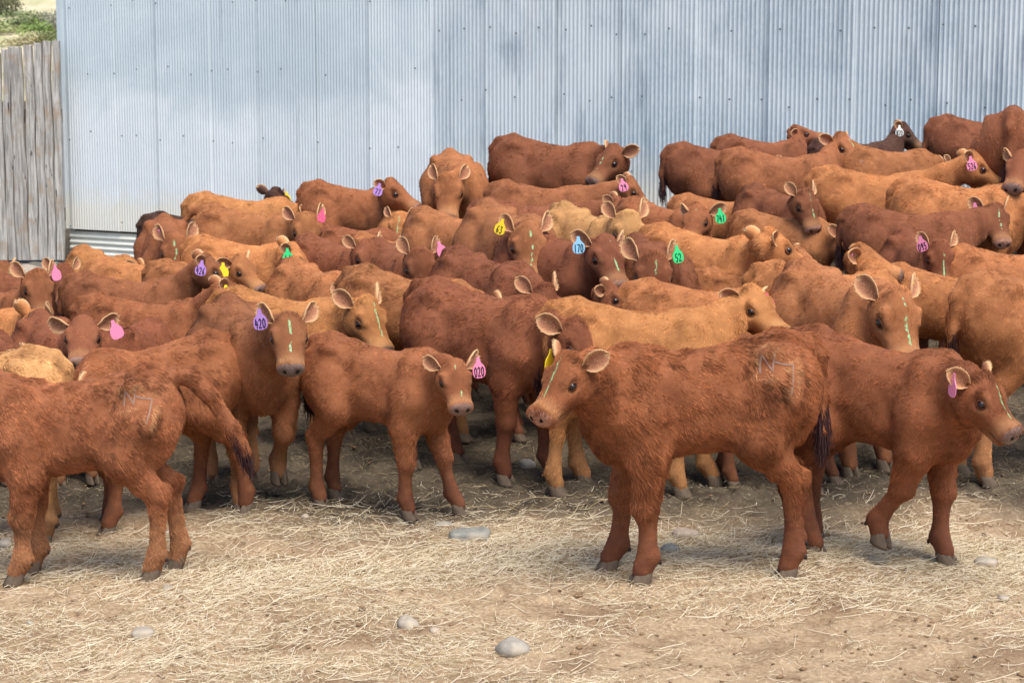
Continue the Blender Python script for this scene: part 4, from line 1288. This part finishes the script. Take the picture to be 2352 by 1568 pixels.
for k, (u, v, lab, c0, c1, rad) in enumerate(SHR[:7]):
    lo_, hi_ = 70.0, 250.0
    for _ in range(40):
        m_ = (lo_ + hi_) / 2; p = at(u, v, m_)
        if p[2] > hill_z([p[0]], [p[1]])[0]: lo_ = m_
        else: hi_ = m_
    p = at(u, v, lo_)
    sc_ = lo_ / 110.0
    so = bpy.data.objects.new('shrub', None); col.objects.link(so); so.location = (p[0], p[1], hill_z([p[0]], [p[1]])[0] - .05)
    tag(so, lab, 'shrub', 'shrubs on the hillside')
    obj('foliage', leaf_cloud('shrub', 1500, tuple(a * sc_ for a in rad), c0, c1, .10 * sc_, 40 + k), so)
    boxm('stem', (-.05 * sc_, -.05 * sc_, -.1), (.05 * sc_, .05 * sc_, .55 * rad[2] * sc_), M['twig'], so)
# ------------------------------------------------------------------ the herd: (u, v) of mid back in a 2352 x 1568 picture, distance, heading (0 = picture right, 90 = away)
H = []
def C(at, coat, label, head=None, tags=(), **kw):
    H.append(dict(at=at, coat=coat, label=label, head=head, tags=list(tags), **kw))
L_, R_ = 1, -1
# front row
C((182, 876, 7.15, 186), 'R', 'shaggy branded calf swinging its raised tail, its head cut by the picture edge', None, head_up=1, shag=1.5, brand=(1, -.20, .765, .135, -1), mark=False,
  tail=[(-.40, 0, .866, .040), (-.465, .0, .862, .040), (-.55, -.01, .77, .034), (-.64, -.02, .63, .030), (-.695, -.02, .52, .028)], legs=[(.02, 0), (-.03, 0), (.0, 0), (-.10, 0)], hair=1.2)
C((1610, 800, 7.15, 187), 'S', 'large shaggy branded calf standing side-on in front, looking over its shoulder', (1292, 884, 218, 44), [('yellow', '', R_)], shag=1.5, brand=(1, -.185, .775, .14, -1),
  legs=[(-.03, 0), (.06, 0), (-.02, 0), (-.09, 0)], hair=1.25, hs=.97, nose=.05, reach=.36, ears=(.25, .1), tagyaw=150)
C((2022, 800, 7.4, 320), 'S', 'walking calf lifting a foreleg, head at the picture edge with edge-on pink tag', (2268, 925, 318, 44), [('pink', '', R_)], legs=[(.0, 0), (-.10, .45), (-.05, 0), (.08, 0)], tagyaw=192, hs=1.0, reach=.36, legs_seen=1)
C((560, 722, 8.45, 292), 'R', 'calf facing forward with purple ear tag 420 and one lifted foreleg', (664, 780, 280, 52), [('purple', '420', R_)], legs=[(.0, .45), (.03, 0), (0, 0), (0, 0)], nose=.9, hs=.98, reach=.36, legs_seen=1, hair=1.5, ears=(.3, .2))
C((872, 800, 8.2, 332), 'R', 'small calf with pink ear tag 020 stepping forward', (1046, 880, 288, 46), [('pink', '020', L_)], legs=[(.16, 0), (-.03, 0), (-.06, 0), (-.02, 0)], legs_seen=1, hair=1.5, hs=1.02, ears=(.15, .1), reach=.34)
# second row
C((1115, 678, 8.8, 325), 'K', 'big red calf behind the small 020 calf, its head hidden by the large branded calf', (1330, 800, 320, 50), legs_seen=1, hair=1.3, mark=False, shag=1.2, legs=[(.05, 0), (-.08, 0), (.05, 0), (-.08, 0)])
C((1462, 716, 8.5, 357), 'O', 'bright orange calf behind the large branded calf, with red tag 602', (1742, 716, 318, 34), [('red', '602', L_)], legs_seen=1, hair=1.2, reach=.36, legs=[(.12, 0), (-.05, 0), (.05, 0), (-.08, 0)], mark=False, ears=(-.5, .1))
C((352, 800, 8.0, 216), 'R', 'curly rumped calf behind the tail-swinging calf, dark tail hanging', (190, 960, 215, 62), legs_seen=1, hair=1.2, shag=1.4, mark=False, legs=[(.05, 0), (-.05, 0), (-.14, 0), (.05, 0)])
C((-72, 828, 7.7, 182), 'T', 'pale tan calf with a dark branded hip at the picture edge', None, head_up=1, legs_seen=1, brand=(1, -.10, .745, .13, -1), mark=False)
C((128, 752, 8.85, 300), 'K', 'calf peering over the pale tan calf with a pale pink nose', (190, 782, 276, 36), [('pink', '', L_)], mark=False, reach=.36)
C((296, 750, 9.05, 72), 'K', 'dark curly rump showing behind the pink-nosed calf, pale brand patch', (300, 800, 72, 60), mark=False, shag=1.5)
C((330, 697, 9.75, 3), 'R', 'calf seen from behind its ear with yellow tag 601', (535, 688, 20, 40), [('yellow', '601', R_)], mark=False, ears=(.1, .2))
C((292, 645, 10.55, 3), 'R', 'calf with purple tag 426 walking behind the 601 calf', (488, 628, 12, 38), [('purple', '426', R_)], ears=(.2, .2))
C((330, 610, 11.3, 5), 'O', 'orange back showing just behind the purple 426 calf', None, mark=False)
C((240, 586, 12.3, 318), 'O', 'orange calf standing close in front of the pale skirting sheets', (330, 650, 350, 60), mark=False)
C((-22, 668, 10.35, 335), 'R', 'calf with drooping curly forelock facing forward near the fence', (88, 668, 300, 60), [('pink', '', L_)], mark=False)
C((60, 640, 11.2, 350), 'K', 'dark curly head half hidden behind the drooping forelock calf', (146, 648, 290, 55), mark=False)
C((-50, 712, 9.75, 350), 'O', 'orange calf cut by the picture edge, only its two ears standing up ahead', (96, 762, 60, 62), mark=False, ears=(.3, .3))
C((-120, 770, 8.75, 5), 'K', 'dark rounded rump cut by the picture edge above the pale tan calf', (60, 880, 0, 70), mark=False)
C((-60, 622, 11.9, 350), 'R', 'head with a green streak poking in from the picture edge by the fence', (14, 640, 320, 45))
C((1800, 788, 8.55, 350), 'S', 'calf hidden behind the two front calves, only its legs showing beneath them', (1960, 900, 350, 60), legs_seen=1, mark=False)
# middle, toward the new sheets
C((384, 520, 12.4, 283), 'R', 'calf facing forward with lowered head before the skirting sheets', (404, 585, 278, 62), [('pink', 'stud', R_)])
C((452, 506, 13.2, 2), 'B', 'very dark brown back between two orange calves by the wall', None, mark=False)
C((560, 460, 13.7, 8), 'O', 'orange back close to the wall under the dark brown head', None, mark=False)
C((592, 470, 14.4, 20), 'B', 'dark brown head seen from behind with a blank yellow tag', (640, 462, 55, 40), [('yellow', '', R_)], mark=False)
C((575, 492, 12.6, 342), 'P', 'calf with swinging tail and a green-streaked face turned forward', (705, 536, 290, 58), [('red', '', L_)],
  tail=[(-.40, 0, .866, .036), (-.46, 0, .862, .030), (-.53, -.03, .75, .024), (-.57, -.05, .60, .020)])
C((812, 434, 13.7, 350), 'R', 'tall red-brown calf at the wall with a small purple tag looking away', (912, 448, 345, 30), [('purple', '77', R_)], mark=False, reach=.36, ears=(.4, .4))
C((560, 562, 11.45, 350), 'O', 'calf with a green tag looking back behind a curly orange back', (682, 606, 10, 45), [('green', '46', R_)], mark=False)
C((725, 622, 10.4, 306), 'P', 'curly orange back sloping behind the bright orange calf', None, mark=False, shag=1.5)
C((655, 688, 9.35, 346), 'O', 'bright orange calf with upright ears and a green stud, between 420 and 020', (848, 742, 315, 52), [('green', 'stud', L_)], ears=(.5, .2), reach=.36, hair=1.2)
C((470, 618, 10.85, 350), 'P', 'light brown head with a folded yellow tag behind the purple 426 calf', (562, 628, 330, 38), [('yellow', '', R_)], mark=False)
C((772, 562, 11.4, 318), 'K', 'calf with a grey smudge round its eye facing forward', (846, 598, 300, 50), [('red', '', L_)], ears=(.5, .5), mark=False)
C((815, 528, 12.65, 0), 'K', 'narrow red back behind the calf with the smudged eye', None, mark=False)
C((935, 492, 13.2, 292), 'O', 'pale orange calf with a small dark face below the tall wall calf', (916, 522, 268, 58))
C((885, 552, 12.2, 322), 'P', 'orange back just behind a pair of upright rimmed ears', None, mark=False)
C((912, 576, 10.85, 300), 'K', 'head bowed low with two upright pale-rimmed ears', (966, 620, 285, 68), [('pink', '', L_)], ears=(.6, .6), mark=False)
C((1042, 500, 11.8, 318), 'P', 'broad orange back in the middle of the herd below the calf at the sheet joint', None, mark=False)
C((1052, 368, 13.7, 283), 'P', 'calf facing forward head down where new and old sheets meet', (1030, 446, 266, 60), ears=(.5, .3))
C((1122, 600, 10.05, 308), 'K', 'dark red back sloping away behind the big red calf', None, mark=False)
C((945, 644, 9.45, 330), 'P', 'long orange flank behind the small 020 calf', None, mark=False, shag=1.4)
C((1172, 492, 10.95, 296), 'P', 'calf with yellow tag 63 and a green streak down its face', (1214, 572, 282, 56), [('yellow', '63', R_)], ears=(.4, .5))
C((1210, 472, 12.2, 2), 'K', 'dark red calf with a yellow stud in its raised ear', (1425, 492, 345, 46), [('yellow', 'stud', L_)], mark=False, ears=(.3, .3))
C((1245, 432, 12.8, 1), 'R', 'calf with a pink tag numbered 29 below the wall calf', (1455, 444, 345, 44), [('pink', '29', R_)], mark=False, ears=(.4, .4))
C((1268, 332, 13.7, 338), 'K', 'dark red calf against the old sheets turning its head back', (1398, 378, 214, 40), reach=.34)
C((1352, 494, 11.15, 300), 'T', 'pale tan calf with dark ringlets between its upright ears', (1444, 540, 288, 60), ears=(.5, .5), mark=False)
C((1280, 548, 10.35, 312), 'K', 'calf with pale blue tag 170 facing forward', (1396, 598, 296, 46), [('blue', '170', R_)], ears=(.0, .2), reach=.35)
C((1522, 478, 11.55, 312), 'R', 'calf with green tag 741 turned to look over an orange back', (1598, 514, 240, 40), [('green', '741', L_)], ears=(.2, .0))
# right half
C((1655, 462, 12.1, 355), 'P', 'back sloping behind the 741 calf toward the old sheets', None, mark=False)
C((1800, 502, 11.4, 335), 'P', 'orange back running down behind two ears near the middle', None, mark=False)
C((1625, 545, 10.25, 326), 'O', 'curly orange calf with pale hairy ears below the 741 calf', (1788, 576, 20, 30), mark=False, shag=1.4)
C((1735, 636, 9.95, 355), 'P', 'light brown calf gazing past with a dark bright eye', (1848, 612, 340, 36), mark=False, reach=.34)
C((1905, 628, 9.5, 352), 'O', 'tan calf stretching its pale nose over the backs', (2002, 606, 350, 22), [('pink', 'stud', R_)], reach=.34, mark=False)
C((1935, 640, 8.95, 297), 'P', 'orange calf facing forward with a lowered head and green smears, yellow stud', (2060, 740, 288, 58), [('yellow', 'stud', L_)], ears=(.5, .2), hair=1.2, reach=.36)
C((2165, 634, 9.75, 326), 'P', 'orange calf half hidden behind the rump at the picture edge', (2272, 690, 330, 40), mark=False)
C((2392, 650, 8.75, 22), 'P', 'orange rump with a hanging tail at the picture edge above the walking calf', None, mark=False, legs_seen=1)
C((2120, 556, 10.5, 285), 'K', 'bowed dark head with a pink tag behind the orange back', (2158, 598, 278, 66), [('pink', '095', R_)])
C((2310, 584, 10.1, 5), 'P', 'smooth orange back at the picture edge below the 017 calf', None, mark=False)
C((2085, 492, 10.95, 352), 'K', 'dark curly calf with pink tag 017 and grass on its brow', (2288, 512, 284, 50), [('pink', '017', R_)], reach=.36, ears=(.3, .2))
C((2205, 430, 11.3, 345), 'O', 'curly pale orange back above the 017 calf', None, mark=False, shag=1.4)
C((2005, 402, 11.8, 2), 'O', 'long orange calf with pink tag 526 walking along', (2248, 392, 355, 34), [('pink', '526', R_)], reach=.36, ears=(.35, .4))
C((1795, 446, 11.75, 305), 'K', 'bowed red head with a yellow stud and upright ears', (1852, 478, 300, 58), [('yellow', 'stud', L_)], ears=(.5, .5))
C((1790, 360, 12.55, 352), 'R', 'calf with a grey nose and a pink tag 18 on its far ear', (1944, 346, 318, 32), [('pink', '18', L_)], reach=.34)
C((1652, 346, 13.2, 5), 'K', 'shaggy dark rump at the edge of the group by the old sheets', None, mark=False)
C((1752, 326, 13.8, 0), 'K', 'calf lifting its nose high above the backs', (1848, 312, 358, 6), mark=False, reach=.34)
C((2040, 348, 12.75, 5), 'P', 'tan shoulder and back behind the pink 526 calf', None, mark=False)
C((1968, 330, 13.5, 8), 'B', 'dark head with white tag N20 near the old sheets', (2082, 312, 350, 40), [('white', 'N20', R_)], mark=False)
C((2262, 284, 13.2, 4), 'K', 'red-brown back highest against the old sheets', None, mark=False)
C((2335, 270, 12.1, 72), 'K', 'tall calf cut by the picture edge against the sheets', (2420, 430, 60, 60), mark=False)
C((2440, 395, 11.6, 200), 'K', 'dark head with pricked ears at the picture edge beside the 526 calf', (2342, 392, 235, 40), mark=False, ears=(.4, .4))
C((1612, 668, 9.2, 0), 'P', 'low orange back behind the 602 calf', None, mark=False)
C((1275, 706, 9.45, 355), 'K', 'dark head with a yellow stud nosing down behind the bright orange rump', (1412, 690, 350, 34), [('yellow', 'stud', L_)], mark=False, ears=(.4, .0))
C((1502, 575, 9.95, 285), 'K', 'dark bowed head with green tag 52 and a grass smear', (1500, 640, 276, 64), [('green', '52', L_)])
if __name__ != 'fit':
    for i, d in enumerate(H):
        build_calf(i, d)
